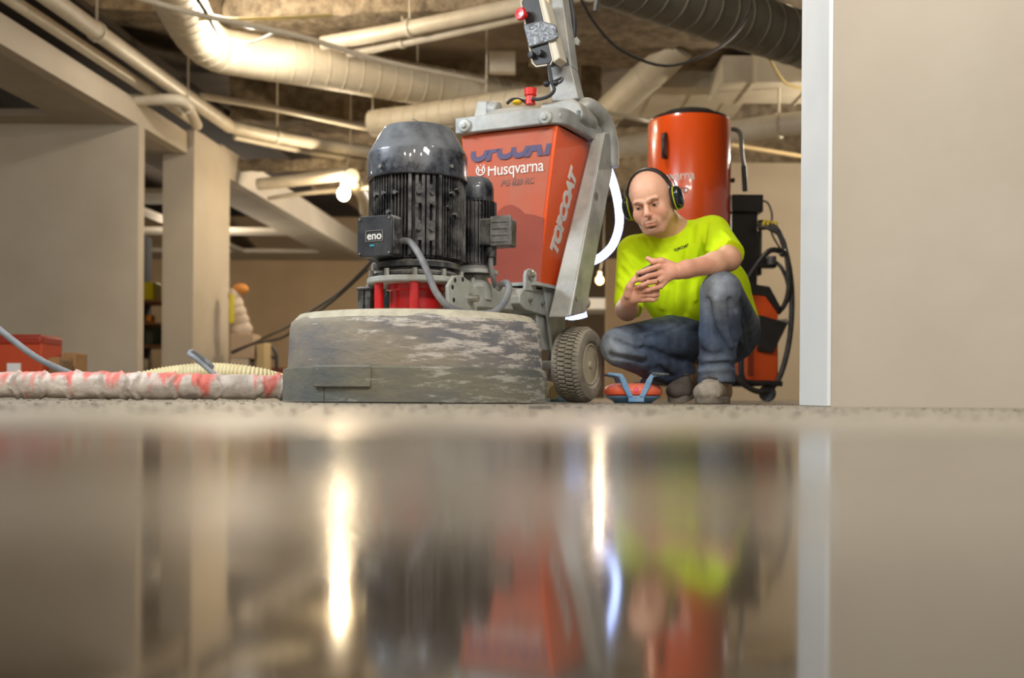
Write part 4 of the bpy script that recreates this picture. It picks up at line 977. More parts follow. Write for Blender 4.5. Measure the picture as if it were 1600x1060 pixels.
# local: x = his left (image right), y = back, z = up ; face looks to -y
RH = np.array(Rh)
def h(x, y, z): return hc_ + RH @ np.array([x, y, z])
sd = SDF(Mp(935, 520, -.52), Mp(1175, 255, .32), 0.0029)
lo_ = np.minimum(Mp(935, 520, -.50), Mp(935, 520, .3)); hi_ = np.maximum(Mp(1175, 258, -.5), Mp(1175, 258, .3))
sd = SDF([min(lo_[0], hi_[0]), WD - .48, .26], [max(lo_[0], hi_[0]), WD + .22, .88], 0.0029)
sd.ell(h(0, .020, .040), (.0745, .094, .080), RH, 0)
sd.ell(h(0, -.015, .030), (.068, .072, .080), RH, .02)
sd.ell(h(0, -.020, -.045), (.066, .060, .064), RH, .03)
sd.ell(h(0, -.042, -.080), (.044, .040, .032), RH, .02)          # jaw front
sd.cone(h(-.050, .015, -.050), h(-.022, -.062, -.095), .022, .020, .02); sd.cone(h(.050, .015, -.050), h(.022, -.062, -.095), .022, .020, .02)
sd.ell(h(0, -.078, -.096), (.017, .014, .014), RH, .014)         # chin
for sx in (-1, 1):
    sd.ell(h(sx * .040, -.060, -.030), (.026, .022, .030), RH, .02)   # cheek
    sd.ell(h(sx * .032, -.094, .008), (.015, .012, .0095), RH, .010, 'sub')  # socket
    sd.cone(h(sx * .012, -.091, .022), h(sx * .046, -.078, .024), .0075, .006, .010)  # brow
    sd.ell(h(sx * .031, -.0735, .005), (.0130, .0130, .0130), RH, .003)  # lid over the eyeball
    sd.cone(h(sx * .020, -.0865, .0015), h(sx * .042, -.080, .002), .0034, .0032, .0015, 'sub')
    sd.ell(h(sx * .075, .012, -.005), (.010, .022, .030), RH, .006)   # ear
    sd.ell(h(sx * .011, -.100, -.027), (.0075, .010, .0065), RH, .005)  # nostril wing
sd.cone(h(0, -.086, .014), h(0, -.106, -.019), .0075, .0110, .010)   # nose
sd.ell(h(0, -.106, -.023), (.0105, .010, .009), RH, .006)
sd.ell(h(0, -.080, -.060), (.032, .016, .022), RH, .016)         # muzzle
sd.cone(h(-.020, -.089, -.0580), h(.020, -.089, -.0580), .0032, .0032, .005)
sd.cone(h(-.017, -.089, -.0675), h(.017, -.089, -.0675), .0040, .0040, .005)
sd.cone(h(-.023, -.095, -.0635), h(.023, -.095, -.0635), .0016, .0016, .003, 'sub')
sd.ell(h(0, -.088, -.079), (.014, .006, .004), RH, .006, 'sub')
# neck, shoulders, arms
NB = Mp(1052, 368, .05); RS = Mp(990, 390, .05); LS = Mp(1116, 362, .0)
sd.cone(h(0, .030, -.035), NB, .056, .066, .03)
sd.cone(NB, Mp(1062, 420, .08), .07, .10, .04); sd.cone(RS, LS, .045, .045, .04)
RE = Mp(979, 484, -.05); RW = Mp(982, 470, -.29)
LE = Mp(1139, 405, -.22); LW = Mp(1060, 424, -.33)
sd.cone(RS, RE, .048, .038, .03); sd.chain([RE, RE * .7 + RW * .3 + np.array([0, 0, -.008]), RW], [.040, .041, .027], .02)
sd.cone(LS, LE, .048, .042, .03); sd.chain([LE, LE * .72 + LW * .28 + np.array([0, 0, -.004]), LW * .85 + LE * .15, LW], [.042, .041, .030, .028], .02)
# --- left hand (back of it to the camera, fingers pointing to image left over the phone)
def hand(W, palm, knuck, fingers, thumb, nflat, pw=.020):
    W = np.array(W)
    for kp in knuck: sd.cone(W * .35 + np.array(palm) * .65, kp, .0165, .0098, .010)
    sd.cone(W, palm, .024, .025, .016, flat=nflat, flat_k=.75)
    for kp, pts, rs in zip(knuck, fingers, ([.0098, .0092, .0085, .0072],) * 4):
        sd.chain([kp] + list(pts), rs, .0025)
    sd.chain(thumb, [.017, .0125, .0105, .0085][:len(thumb)], .006)
d0 = -.365
hand(LW, Mp(1046, 426, -.345), [Mp(1030, 416, d0), Mp(1028, 428, d0), Mp(1029, 439, d0), Mp(1032, 448, d0 + .01)],
     [[Mp(1014, 421, d0 - .015), Mp(1003, 425, d0 - .008), Mp(996, 427, d0 + .008)],
      [Mp(1012, 432, d0 - .018), Mp(1001, 437, d0 - .012), Mp(993, 439, d0 + .006)],
      [Mp(1013, 442, d0 - .016), Mp(1003, 446, d0 - .010), Mp(997, 449, d0 + .006)],
      [Mp(1020, 451, d0 - .008), Mp(1012, 454, d0 - .004), Mp(1006, 456, d0 + .008)]],
     [Mp(1050, 416, -.335), Mp(1034, 408, -.345), Mp(1021, 409, -.35), Mp(1012, 404, -.345)], (0, 1, 0))
# right hand: comes up from below, fingers run up to the right under the others
e0 = -.335
hand(RW, Mp(988, 464, -.32), [Mp(991, 451, e0), Mp(998, 456, e0 - .005), Mp(1003, 462, e0 - .005), Mp(1006, 469, e0)],
     [[Mp(1001, 448, e0 - .020), Mp(1009, 450, e0 - .026), Mp(1014, 452, e0 - .01)],
      [Mp(1009, 455, e0 - .020), Mp(1020, 457, e0 - .020), Mp(1028, 455, e0 - .006)],
      [Mp(1012, 461, e0 - .018), Mp(1021, 462, e0 - .018), Mp(1028, 461, e0 - .004)],
      [Mp(1013, 468, e0 - .012), Mp(1020, 469, e0 - .012), Mp(1026, 467, e0)]],
     [Mp(981, 461, -.33), Mp(983, 449, -.345), Mp(988, 441, -.35), Mp(993, 433, -.345)], (0.3, 1, 0))
SK = np.array(lin((232, 180, 150))); SK2 = np.array(lin((206, 128, 108))); BD = np.array(lin((120, 82, 60))); LIP = np.array(lin((186, 104, 94)))
def skin_tint(V):
    q = (V - hc_) @ RH; c = np.tile(SK, (len(V), 1))
    def blend(mask, col): 
        nonlocal c
        mask = np.clip(mask, 0, 1)[:, None]; c = c * (1 - mask) + col * mask
    head = (q[:, 2] > -.13) & (np.abs(q[:, 0]) < .09) & (np.abs(q[:, 1]) < .13)
    g = lambda x, y, z, sx, sy, sz: np.exp(-((q[:, 0] - x) / sx) ** 2 - ((q[:, 1] - y) / sy) ** 2 - ((q[:, 2] - z) / sz) ** 2)
    blend(.5 * (g(.04, -.075, -.025, .025, .03, .02) + g(-.04, -.075, -.025, .025, .03, .02) + g(0, -.11, -.03, .015, .02, .015)) * head, SK2)
    # stubble: moustache, chin, jaw line
    jaw = np.clip((-.058 - q[:, 2]) / .02, 0, 1) * np.clip((-q[:, 1] - .0) / .03, 0, 1) * head * (q[:, 2] > -.125)
    blend(.36 * jaw, BD)
    blend(.6 * g(0, -.095, -.088, .020, .03, .016) * head + .3 * g(0, -.1, -.073, .006, .02, .005), BD)
    blend(.6 * (g(0, -.1, -.047, .024, .03, .005) + g(.024, -.09, -.060, .006, .03, .012) + g(-.024, -.09, -.060, .006, .03, .012)) * head, BD)
    blend(.9 * g(0, -.1, -.0625, .018, .02, .0055) * head, LIP)
    blend(.55 * (g(.031, -.09, .008, .017, .03, .009) + g(-.031, -.09, .008, .017, .03, .009)) * head, np.array(lin((166, 108, 90))))  # brow shade painted into the skin around the eyes
    blend(1.0 * (g(.030, -.088, .0245, .018, .03, .0048) + g(-.030, -.088, .0245, .018, .03, .0048)) * head, np.array(lin((104, 68, 46))))
    blend(1.0 * (g(.031, -.088, .0005, .0115, .03, .0042) + g(-.031, -.088, .0005, .0115, .03, .0042)) * head, np.array(lin((44, 32, 30))))
    hands = np.clip((V[:, 1] < WD - .3) * 1.0, 0, 1)
    blend(.35 * hands, SK2)
    return c
body = sdf_object('body', sd, tint_mat('skin', .5, 40, .06, .12, sss=.12), wk, tint=skin_tint)
for sx in (-1, 1):
    e0_ = Vector(h(sx * .031, -.0735, .004)); gz = Vector(RH @ nrmz([-.25, -1, -.25])); eb = MB(); eb.ball((0, 0, 0), .0112, 20, 12); eb.v = [v + e0_ for v in eb.v]
    eo = eb.build('eyeball', mat('eye_white', (206, 196, 188), .25), wk, world=True)
    MB().lathe([(0, .0116), (.0035, .0113), (.0058, .0103)], e0_, gz, 20).build('iris', mat('iris_dark', (46, 40, 38), .2), eo, world=True)
# ring on the left ring finger
rg = MB(); a = Vector(Mp(1026, 440.5, d0 - .002)); b = Vector(Mp(1013, 442, d0 - .016)); rg.lathe([(.0100, -.003), (.0112, -.003), (.0112, .003), (.0100, .003)], a, (b - a), 20, close=True)
rg.build('finger_ring', mat('gold', (220, 180, 90), .25, 1.0), wk, world=True)
# --- ear defenders
M_cup = mat('cup_dark', (22, 34, 40), .22, coat=.5); M_yel = mat('cup_yellow', (196, 214, 30), .4); M_bandb = mat('headband_black', (40, 38, 38), .5)
M4 = Matrix.Translation(Vector(hc_)) @ Rh.to_4x4()
em = MB(); arc = []
for k in range(25):
    a = PI * k / 24; arc.append(M4 @ Vector((.086 * math.cos(a), .012 - .006 * math.sin(a), .020 + .104 * math.sin(a))))
n0 = len(arc); vs = []
for i, p_ in enumerate(arc):
    t_ = (arc[min(i + 1, n0 - 1)] - arc[max(i - 1, 0)]).normalized(); w_ = (Rh @ Vector((0, 1, 0))).normalized(); nn = t_.cross(w_).normalized()
    for (u, v) in ((-.014, -.0035), (.014, -.0035), (.014, .0035), (-.014, .0035)): vs.append(p_ + w_ * u + nn * v)
em.add(vs, [(i * 4 + k, i * 4 + (k + 1) % 4, (i + 1) * 4 + (k + 1) % 4, (i + 1) * 4 + k) for i in range(n0 - 1) for k in range(4)] + [(3, 2, 1, 0), (n0 * 4 - 4, n0 * 4 - 3, n0 * 4 - 2, n0 * 4 - 1)])
mf_ = em.build('ear_defenders', M_bandb, wk, world=True, bevel=.002)
for sx in (-1, 1):
    ax3 = Rh @ Vector((sx, 0, 0)); c0_ = M4 @ Vector((sx * .078, .010, -.008))
    e_ = lambda prof: MB().lathe(prof, (0, 0, 0), (0, 0, 1), 32)
    def ovl(mb, name, m):
        mb.v = [M4 @ Vector((sx * (.076 + v.z), .010 + v.x * .80, -.010 + v.y * 1.12)) for v in mb.v]
        return mb.build(name, m, mf_, world=True)
    ovl(e_([(.0, 0), (.036, 0), (.040, .004), (.040, .010), (.036, .013), (0, .014)]), 'ear_cushion', M_bandb)
    ovl(e_([(.040, .011), (.0425, .0125), (.0425, .015), (.040, .016), (.040, .011)]), 'yellow_rim', M_yel)
    ovl(e_([(.040, .015), (.0405, .024), (.036, .034), (.024, .041), (0, .043)]), 'ear_cup', M_cup)
    MB().tube([M4 @ Vector((sx * .100, .012, .025)), M4 @ Vector((sx * .098, .012, .055)), M4 @ Vector((sx * .084, .010, .085))], .0022, 8).build('wire_arm', M_bolt, mf_, world=True)
# --- shirt
sx_ = nrmz(LS - RS); up_ = nrmz(Mp(1045, 360, .03) - Mp(1085, 500, .10)); fy_ = nrmz(np.cross(up_, sx_)); up_ = np.cross(sx_, fy_) ; RT = np.stack([sx_, fy_, up_], 1)
s2 = SDF([float(Mp(935, 400)[0]), WD - .36, .2], [float(Mp(1195, 400, .2)[0]), WD + .42, .74], 0.0038)
s2.ell(Mp(1056, 405, .055), (.165, .120, .135), RT, 0)
s2.ell(Mp(1062, 452, .075), (.158, .128, .13), RT, .05)
s2.ell(Mp(1082, 482, .13), (.150, .150, .12), None, .06)
s2.ell(Mp(1122, 462, .16), (.132, .13, .16), None, .05)
s2.ell(Mp(1133, 500, .17), (.132, .13, .12), None, .04)
s2.cone(RS * .9 + NB * .1 + np.array([0, 0, -.012]), NB + np.array([0, 0, -.02]), .058, .07, .03); s2.cone(LS + np.array([-.01, 0, -.008]), NB + np.array([0, 0, -.02]), .062, .07, .03)
s2.cone(RS + np.array([.0, 0, -.012]), Mp(982, 476, -.04), .066, .056, .025); s2.cone(LS + np.array([-.008, 0, -.012]), Mp(1139, 398, -.185), .070, .058, .03)
s2.cone(Mp(982, 470, -.03), Mp(990, 500, .0), .045, .03, .02)
# folds
Fp = Mp
for pts, amp, w_ in (
    ([(1093, 352), (1088, 385), (1084, 430)], .008, .010), ([(1080, 358), (1076, 380), (1070, 410)], -.006, .009),
    ([(1103, 350), (1101, 380), (1096, 410)], -.007, .010),
    ([(1000, 372), (1010, 392), (1040, 408)], .007, .011), ([(996, 385), (1010, 405), (1030, 418)], -.006, .010),
    ([(976, 395), (990, 415), (1008, 425)], .006, .010), ([(970, 420), (988, 440)], -.006, .010),
    ([(1062, 440), (1058, 470), (1060, 494)], .006, .012), ([(1078, 436), (1074, 465), (1072, 490)], -.007, .011),
    ([(1040, 455), (1035, 480)], .006, .012), ([(1050, 445), (1046, 490)], -.005, .010),
    ([(1089, 440), (1087, 468)], .007, .010), ([(1120, 372), (1135, 385)], -.006, .012), ([(1105, 392), (1125, 398)], .006, .012),
    ([(1128, 362), (1146, 382)], .005, .012), ([(966, 440), (985, 460)], .005, .010)):
    s2.fold_px(pts, amp * 1.9, w_)
s2.cone(h(0, .02, -.05) * .2 + NB * .8 + np.array([-.012, -.02, .035]), NB + np.array([-.03, -.07, .075]), .064, .075, .006, 'sub')
s2.plane(Mp(1040, 499, -.05), nrmz([0.02, -.21, -1]) , 0, lo=Mp(1010, 540, -.35) - np.array([0, .1, .1]), hi=Mp(1200, 300, .4) + np.array([.2, .2, .3]))
nr = nrmz(Mp(982, 476, -.04) - RS); s2.plane(Mp(981, 482, -.045), nr, 0, lo=Mp(935, 530, -.3), hi=np.array([float(Mp(1010, 400)[0]), WD + .2, float(Mp(1000, 430)[2])]))
nl = nrmz(LE - LS); s2.plane(Mp(1141, 398, -.195), nl, 0, lo=[float(Mp(1100, 400)[0]), WD - .36, .40], hi=[float(Mp(1195, 400)[0]), WD - .04, .74])
YEL = np.array(lin((208, 248, 24)))
M_shirt = mat('neon_shirt', (222, 255, 34), .85, rgb2=(214, 250, 30), scale=12, bump=.12, bscale=300, spec=.1)
shirt = sdf_object('shirt', s2, M_shirt, wk, smooth_iter=1)
# collar
# --- jeans
JB = np.array(lin((80, 92, 114))); JD = np.array(lin((158, 166, 174))); JK = np.array(lin((60, 62, 70)))
s3_ = SDF([float(Mp(925, 500)[0]), WD - .36, .06], [float(Mp(1195, 500, .2)[0]), WD + .40, .53], 0.0042)
LK = Mp(1127, 456, -.25); LA = Mp(1119, 580, -.20); LH = Mp(1146, 516, .14)
RK = Mp(968, 541, -.17); RA = Mp(1064, 584, .06); RHp = Mp(1092, 524, .12)
s3_.ell(Mp(1124, 532, .16), (.130, .14, .105), None, 0)
s3_.cone(LH, LK, .108, .076, .04, ); s3_.cone(RHp, RK, .106, .073, .03)
s3_.chain([LK + np.array([0, .0, -.01]), LK * .5 + LA * .5 + np.array([.01, .035, 0]), LA], [.076, .075, .064], .012)
s3_.cone(LA, Mp(1119, 596, -.20), .066, .070, .01)
s3_.chain([RK + np.array([.01, .0, -.01]), RK * .5 + RA * .5, RA], [.070, .072, .060], .014)
s3_.cone(RA, RA + np.array([.02, .02, -.02]), .06, .064, .01)
for pts, amp, w_ in (
    ([(1105, 470), (1112, 510), (1135, 545), (1148, 565)], -.010, .010), ([(1118, 470), (1124, 505), (1142, 540)], .009, .012),
    ([(1140, 470), (1142, 500), (1150, 535)], -.009, .010), ([(1095, 548), (1112, 556), (1130, 552)], -.010, .009),
    ([(1094, 573), (1115, 569), (1138, 567), (1148, 575)], -.013, .008), ([(1093, 580), (1115, 577), (1146, 578)], .010, .009),
    ([(1094, 560), (1120, 563), (1146, 562)], .009, .010),
    ([(960, 533), (975, 540), (995, 547), (1005, 546)], -.014, .009), ([(1003, 545), (1020, 548), (1040, 558), (1070, 566)], -.012, .010),
    ([(955, 556), (985, 560), (1008, 566)], -.009, .009), ([(960, 547), (985, 552), (1005, 556)], .010, .010),
    ([(1030, 575), (1050, 590)], -.010, .010), ([(1018, 582), (1040, 596)], .009, .010),
    ([(1010, 528), (1040, 520), (1072, 505)], -.006, .006), ([(975, 512), (1010, 508), (1050, 500)], .005, .008),
    ([(990, 522), (1020, 514)], -.006, .007),
    ([(1158, 470), (1168, 510), (1172, 545)], -.006, .01), ([(1150, 490), (1160, 540)], .008, .012)):
    s3_.fold_px(pts, amp * 2.1, w_)
s3_.plane(Mp(1119, 601, -.20), (0.05, -.1, -1), 0, lo=[float(Mp(1080, 500)[0]), WD - .36, 0], hi=[float(Mp(1165, 500)[0]), WD - .08, .2])
nf_ = nrmz(RA - RK); s3_.plane(RA + nf_ * .035, nf_, 0, lo=[float(Mp(1030, 500)[0]), WD - .06, 0.0], hi=[float(Mp(1110, 500)[0]), WD + .18, .2])
def jean_tint(V):
    c = np.tile(JB, (len(V), 1))
    def g(p, r): return np.exp(-(np.linalg.norm(V - p, axis=1) / r) ** 2)
    nz = np.array([noise.fractal(Vector(v * 9), 1.0, 2.0, 3) for v in V[::1]]) if len(V) < 5 else np.zeros(len(V))
    for p, r, a in ((Mp(1115, 445, -.32), .10, .75), (Mp(1112, 480, -.32), .06, .4), (Mp(950, 545, -.22), .09, .85), (Mp(1115, 585, -.28), .07, .4), (Mp(1170, 500, .0), .08, .25), (Mp(1040, 515, -.05), .06, .25)):
        m = (a * g(p, r))[:, None]; c = c * (1 - m) + JD * m
    for p, r, a in ((Mp(1040, 575, -.05), .10, .55), (Mp(1150, 545, 0), .06, .35)):
        m = (a * g(p, r))[:, None]; c = c * (1 - m) + JK * m
    return c
M_jean = tint_mat('dusty_denim', .9, 26, .28, .35, bscale=220, spec=.15)
jeans = sdf_object('jeans', s3_, M_jean, wk, tint=jean_tint, smooth_iter=1)
# pocket seam
# --- boots
M_boot = mat('dusty_leather', (134, 112, 92), .85, rgb2=(168, 152, 134), scale=14, lo=.35, hi=.6, dust=(190, 180, 164), dust_amt=.7, bump=.4, bscale=90)
M_boot2 = mat('tan_leather', (146, 112, 72), .85, rgb2=(118, 92, 66), scale=14, bump=.4, bscale=90)
M_boot3 = mat('grey_toe', (112, 104, 96), .85, rgb2=(84, 78, 74), scale=20, bump=.6, bscale=120)
M_sole = mat('dusty_sole', (150, 142, 130), .9, rgb2=(124, 116, 106), scale=16)
M_bt = tint_mat('dusty_leather', .9, 30, .22, .5, bscale=140, spec=.15)
L3 = lambda *a: [np.array(lin(c)) for c in a]
def boot(toe, heel, shaft, m, toe_m, name, pitch_z=0.0):
    """toe, heel: ground points (metres); shaft: top of the ankle"""
    toe = np.array(toe); heel = np.array(heel); shaft = np.array(shaft)
    ff = nrmz(toe - heel); sd_ = nrmz(np.cross(ff, [0, 0, 1])); uu = np.cross(sd_, ff)
    lo = np.minimum.reduce([toe, heel, shaft]) - .09; hi = np.maximum.reduce([toe, heel, shaft]) + .09
    s = SDF(lo, hi, .0036)
    s.ell(toe - ff * .052 + uu * .040, (.052, .060, .040), np.stack([sd_, ff, uu], 1), 0)
    s.cone(toe - ff * .075 + uu * .040, heel + ff * .045 + uu * .045, .040, .037, .02)
    s.cone(toe - ff * .12 + uu * .062, shaft, .036, .046, .03); s.cone(heel + ff * .05 + uu * .045, shaft, .040, .046, .03)
    s.fold([toe - ff * .103 + uu * .085 - sd_ * .05, toe - ff * .098 + uu * .088, toe - ff * .103 + uu * .08 + sd_ * .05], -.006, .006)
    s.fold([toe - ff * .02 + uu * .02 - sd_ * .05, toe - ff * .088 + uu * .082 - sd_ * .03, toe - ff * .088 + uu * .085 + sd_ * .03], .004, .006)
    s.plane(heel + uu * .016, -uu, 0)
    def bt(V_):
        q = (V_ - toe) @ ff; tt = np.clip((q + .115) / .03, 0, 1)[:, None]
        hi_t = np.clip(((V_ - toe) @ uu - .085) / .03, 0, 1)[:, None]
        c_ = m[0] * (1 - tt) + m[1] * tt; return c_ * (1 - hi_t) + m[2] * hi_t
    up = sdf_object(name, s, M_bt, wk, tint=bt)
    q = MB(); n = 20; ring_ = []
    for k in range(n):
        a = 2 * PI * k / n; x = math.cos(a); y = math.sin(a)
        L_ = np.linalg.norm(toe - heel) / 2; cc = (toe + heel) / 2
        w_ = .048 + .006 * y
        ring_.append(Vector(cc + ff * (L_ * (abs(y) ** .7) * (1 if y > 0 else -1)) + sd_ * (w_ * (abs(x) ** .6) * (1 if x > 0 else -1)) + uu * .0))
    q.prism(ring_, Vector(uu * .026)); q.build('boot_sole', M_sole, up, world=True, bevel=.003)
    lc = MB()
    for k in range(5):
        t_ = k / 4; c_ = (toe - ff * .10 + uu * .095) * (1 - t_) + (shaft * .75 + (toe - ff * .08 + uu * .1) * .25) * t_ + np.array([0, 0, 0])
        c_ = c_ + ff * .014
        lc.tube([Vector(c_ - sd_ * .028 - uu * .004), Vector(c_ + uu * .008 + ff * .006), Vector(c_ + sd_ * .028 - uu * .004)], .0035, 6)
    lc.build('laces', M_boot3, up, world=True, kind='stuff')
    return up
g_ = lambda px, dd: np.array([float(P(px, 600, WD + dd)[0]), WD + dd, 0.001])
boot(g_(1100, -.345), g_(1130, -.075), Mp(1120, 598, -.16), L3((176, 158, 138), (178, 170, 158), (120, 92, 70)), M_boot3, 'left_boot')
hl_ = g_(1086, .13); hl_[2] = .055
boot(g_(1056, -.06), hl_, Mp(1076, 585, .08), L3((130, 104, 80), (100, 92, 86), (170, 128, 80)), M_boot3, 'right_boot')
# lettering across the chest, laid on the cloth
from mathutils.bvhtree import BVHTree
def drape(body_, px, py, ang_deg, width_px, obj, m, off=.0012, **kw):
    me = obj.data; mw = INV[wk].inverted()
    bvh = BVHTree.FromPolygons([mw @ v.co for v in me.vertices], [tuple(p_.vertices) for p_ in me.polygons])
    t_ = text_mb(body_, .1, .002, Matrix.Identity(4), **kw); w0_ = max(v.x for v in t_.v) - min(v.x for v in t_.v)
    o_ = Vector((0, 0, CAMH)); out = MB(); vs = []; ca, sa_ = math.cos(math.radians(ang_deg)), math.sin(math.radians(ang_deg))
    for v in t_.v:
        x, y = v.x / w0_ * width_px, v.y / w0_ * width_px
        X, Y = px + x * ca + y * sa_ * 1, py - (x * sa_ * 1) - y * ca + 2 * 0
        X, Y = px + x * ca - y * sa_, py - x * sa_ - y * ca
        d_ = (P(X, Y, 1) - o_).normalized(); hit, n_, i_, ds = bvh.ray_cast(o_, d_)
        if hit is None: hit = P(X, Y, WD - .1); n_ = Vector((0, -1, 0))
        if n_.dot(d_) > 0: n_ = -n_
        vs.append(hit + n_ * (off if v.z > 1e-4 else off * .3))
    out.add(vs, t_.f); return out.build('lettering', m, obj, world=True, smooth=False)
drape('TOPCOAT', 1064, 388, 22, 25, shirt, mat('black_print', (40, 50, 20), .7), shear=.25, bold=.004, spacing=.86)
# --- phone
M_ph = mat('phone_case', (70, 82, 104), .35)
ta, tb = Vector(Mp(994, 425, -.345)), Vector(Mp(1023, 410, -.345)); dn = Vector(Mp(1022, 462, -.30)) - Vector(Mp(1008, 418, -.345))
xv = (tb - ta).normalized(); yv = (dn - xv * dn.dot(xv)).normalized(); zv = xv.cross(yv)
ph = MB(); c_ = (ta + tb) / 2; hw_ = (tb - ta).length / 2
ph.hexa([c_ + xv * (sx * hw_) + yv * yy + zv * -.004 for sx, yy in ((-1, 0), (1, 0), (1, .062), (-1, .062))], [c_ + xv * (sx * hw_) + yv * yy + zv * .004 for sx, yy in ((-1, 0), (1, 0), (1, .062), (-1, .062))])
tph = thing('smartphone', 'blue-grey smartphone held in both hands of the crouching man', 'phone', tuple(c_))
ph.build('phone_case', M_ph, tph, world=True, bevel=.003)
sc5 = MB(); zz_ = zv if zv.y > 0 else -zv
sc5.hexa([c_ + xv * (sx * (hw_ - .005)) + yv * yy + zz_ * .0042 for sx, yy in ((-1, .006), (1, .006), (1, .057), (-1, .057))], [c_ + xv * (sx * (hw_ - .005)) + yv * yy + zz_ * .0046 for sx, yy in ((-1, .006), (1, .006), (1, .057), (-1, .057))])
sc5.build('phone_screen', mat('screen_glass', (18, 20, 24), .1), tph, world=True)
# ================================================================== dust extractor behind the worker
VD = 6.8
def V(px, py, dd=0.0): return P(px, py, VD + dd)
vc = P(1074, 620, VD)
vx = thing('dust_extractor', 'tall orange drum dust extractor with black lid, black column and hoses, behind the worker', 'dust extractor', (vc.x, VD, 0))
M_vor = mat('extractor_orange', (226, 82, 16), 0.25, rgb2=(216, 76, 14), scale=3, coat=.6)
M_blk = mat('satin_black', (26, 26, 27), 0.35, rgb2=(36, 36, 37), scale=12)
C0 = Vector((vc.x, VD, 0)); R_ = .258
zt_ = V(1074, 190).z; zb_ = .62
dr = MB(); dr.lathe([(.20, zb_), (R_, zb_ + .12), (R_, zt_ - .03), (R_ - .008, zt_ - .008), (R_ - .03, zt_), (0, zt_)], C0, n=72)
drum = dr.build('drum', M_vor, vx, world=True)
MB().lathe([(R_ - .018, zt_ - .004), (R_ - .014, zt_ + .008), (R_ - .03, zt_ + .016), (.16, zt_ + .042), (.06, zt_ + .052), (0, zt_ + .052)], C0, n=56).build('drum_lid', M_blk, vx, world=True)
gv = MB()
for k in range(4): gv.lathe([(.15 - .03 * k, zt_ + .043 + .0025 * k), (.155 - .03 * k, zt_ + .05 + .0025 * k), (.16 - .03 * k, zt_ + .042 + .0025 * k)], C0, n=40)
gv.build('lid_rings', M_blk, vx, world=True, kind='stuff')
# handle on the drum
def dsurf(px, py, off=0.0):
    o_ = Vector((0, 0, CAMH)); d = P(px, py, 1.0) - o_; d = Vector((d.x, d.y, d.z)); R = R_ + off
    ox, oy = -C0.x, -C0.y; A_ = d.x ** 2 + d.y ** 2; B_ = 2 * (ox * d.x + oy * d.y); Cc = ox * ox + oy * oy - R * R
    t = (-B_ - math.sqrt(max(0, B_ * B_ - 4 * A_ * Cc))) / (2 * A_); return o_ + d * t
hd = MB(); hd.tube([dsurf(1040, 209, 0), dsurf(1038, 211, .03), dsurf(1037, 216, .04), dsurf(1036, 240, .04), dsurf(1037, 245, .03), dsurf(1040, 246, 0)], .012, 10)
hd.build('drum_handle', M_blk, drum, world=True)
MB().prism([dsurf(1033, 208, .001), dsurf(1043, 208, .001), dsurf(1043, 248, .001), dsurf(1033, 248, .001)], (0, -.002, 0)).build('recess_shade_patch', mat('recess_shade', (110, 30, 8), .6), drum, world=True)  # flat dark patch painted as the shade of a recess behind the handle
def wrap_text(body_, pxc, py, hpx, m, **kw):
    t_ = text_mb(body_, .1, .002, Matrix.Identity(4), **kw); xs_ = [v.x for v in t_.v]; ymax = max(v.y for v in t_.v); ymin = min(v.y for v in t_.v)
    a0 = math.atan2(dsurf(pxc, py).y - C0.y, dsurf(pxc, py).x - C0.x); k = hpx / 250 / .07
    z0 = dsurf(pxc, py).z; out = MB()
    out.add([Vector((C0.x + (R_ + .0005 + v.z) * math.cos(a0 + v.x * k / R_), C0.y + (R_ + .0005 + v.z) * math.sin(a0 + v.x * k / R_), z0 + v.y * k)) for v in t_.v], t_.f)
    return out.build('lettering', m, drum, world=True, smooth=False)
wrap_text('Husqvarna', 1048, 276, 14, M_white, spacing=.95, sx=.9)
wrap_text('DC 6000', 1052, 299, 8, mat('dark_print', (90, 44, 34), .6), shear=.3, bold=.002)
# side handle tube at the top right
MB().tube(spline([V(1138, 202, .05), V(1150, 203, .05), V(1157, 212, .05), V(1159, 240, .05), V(1162, 262, .05)], 6), .014, 12).build('lift_handle', mat('grey_tube', (104, 104, 100), .35, .6), vx, world=True)
MB().tube([V(1162, 260, .05), V(1164, 299, .05)], .018, 12).build('handle_grip', M_blk, vx, world=True)
MB().lathe([(.014, 0), (.014, .03), (0, .03)], V(1140, 282, .0) + Vector((.0, 0, 0)), (1, 0, 0), 14).build('drum_latch', M_blk, drum, world=True)
# black column and control head
def vbox(name, x0, y0, x1, y1, d0, d1, m, parent=vx, bevel=.006):
    a, b = V(x0, y1, d0), V(x1, y0, d0); mb = MB(); mb.box(a.x, b.x, VD + d0, VD + d1, a.z, b.z); return mb.build(name, m, parent, world=True, bevel=bevel)
vbox('column', 1143, 318, 1184, 470, .02, .26, M_blk)
cap = vbox('column_head', 1144, 304, 1193, 331, -.02, .28, M_blk)
vbox('column_post', 1184, 360, 1191, 430, .1, .16, mat('grey_tube', (104, 104, 100), .35, .6))
MB().lathe([(.03, 0), (.034, .02), (.03, .05), (0, .05)], V(1184, 352, .05), (1, -.2, 0), 20).build('hose_port', M_blk, vx, world=True)
vbox('valve_block', 1186, 403, 1214, 418, .0, .08, M_blk, bevel=.008)
MB().cyl(V(1206, 401, -.01), V(1206, 414, -.01), .028, 14).build('valve_knob', mat('grey_knob', (90, 88, 84), .5), vx, world=True)
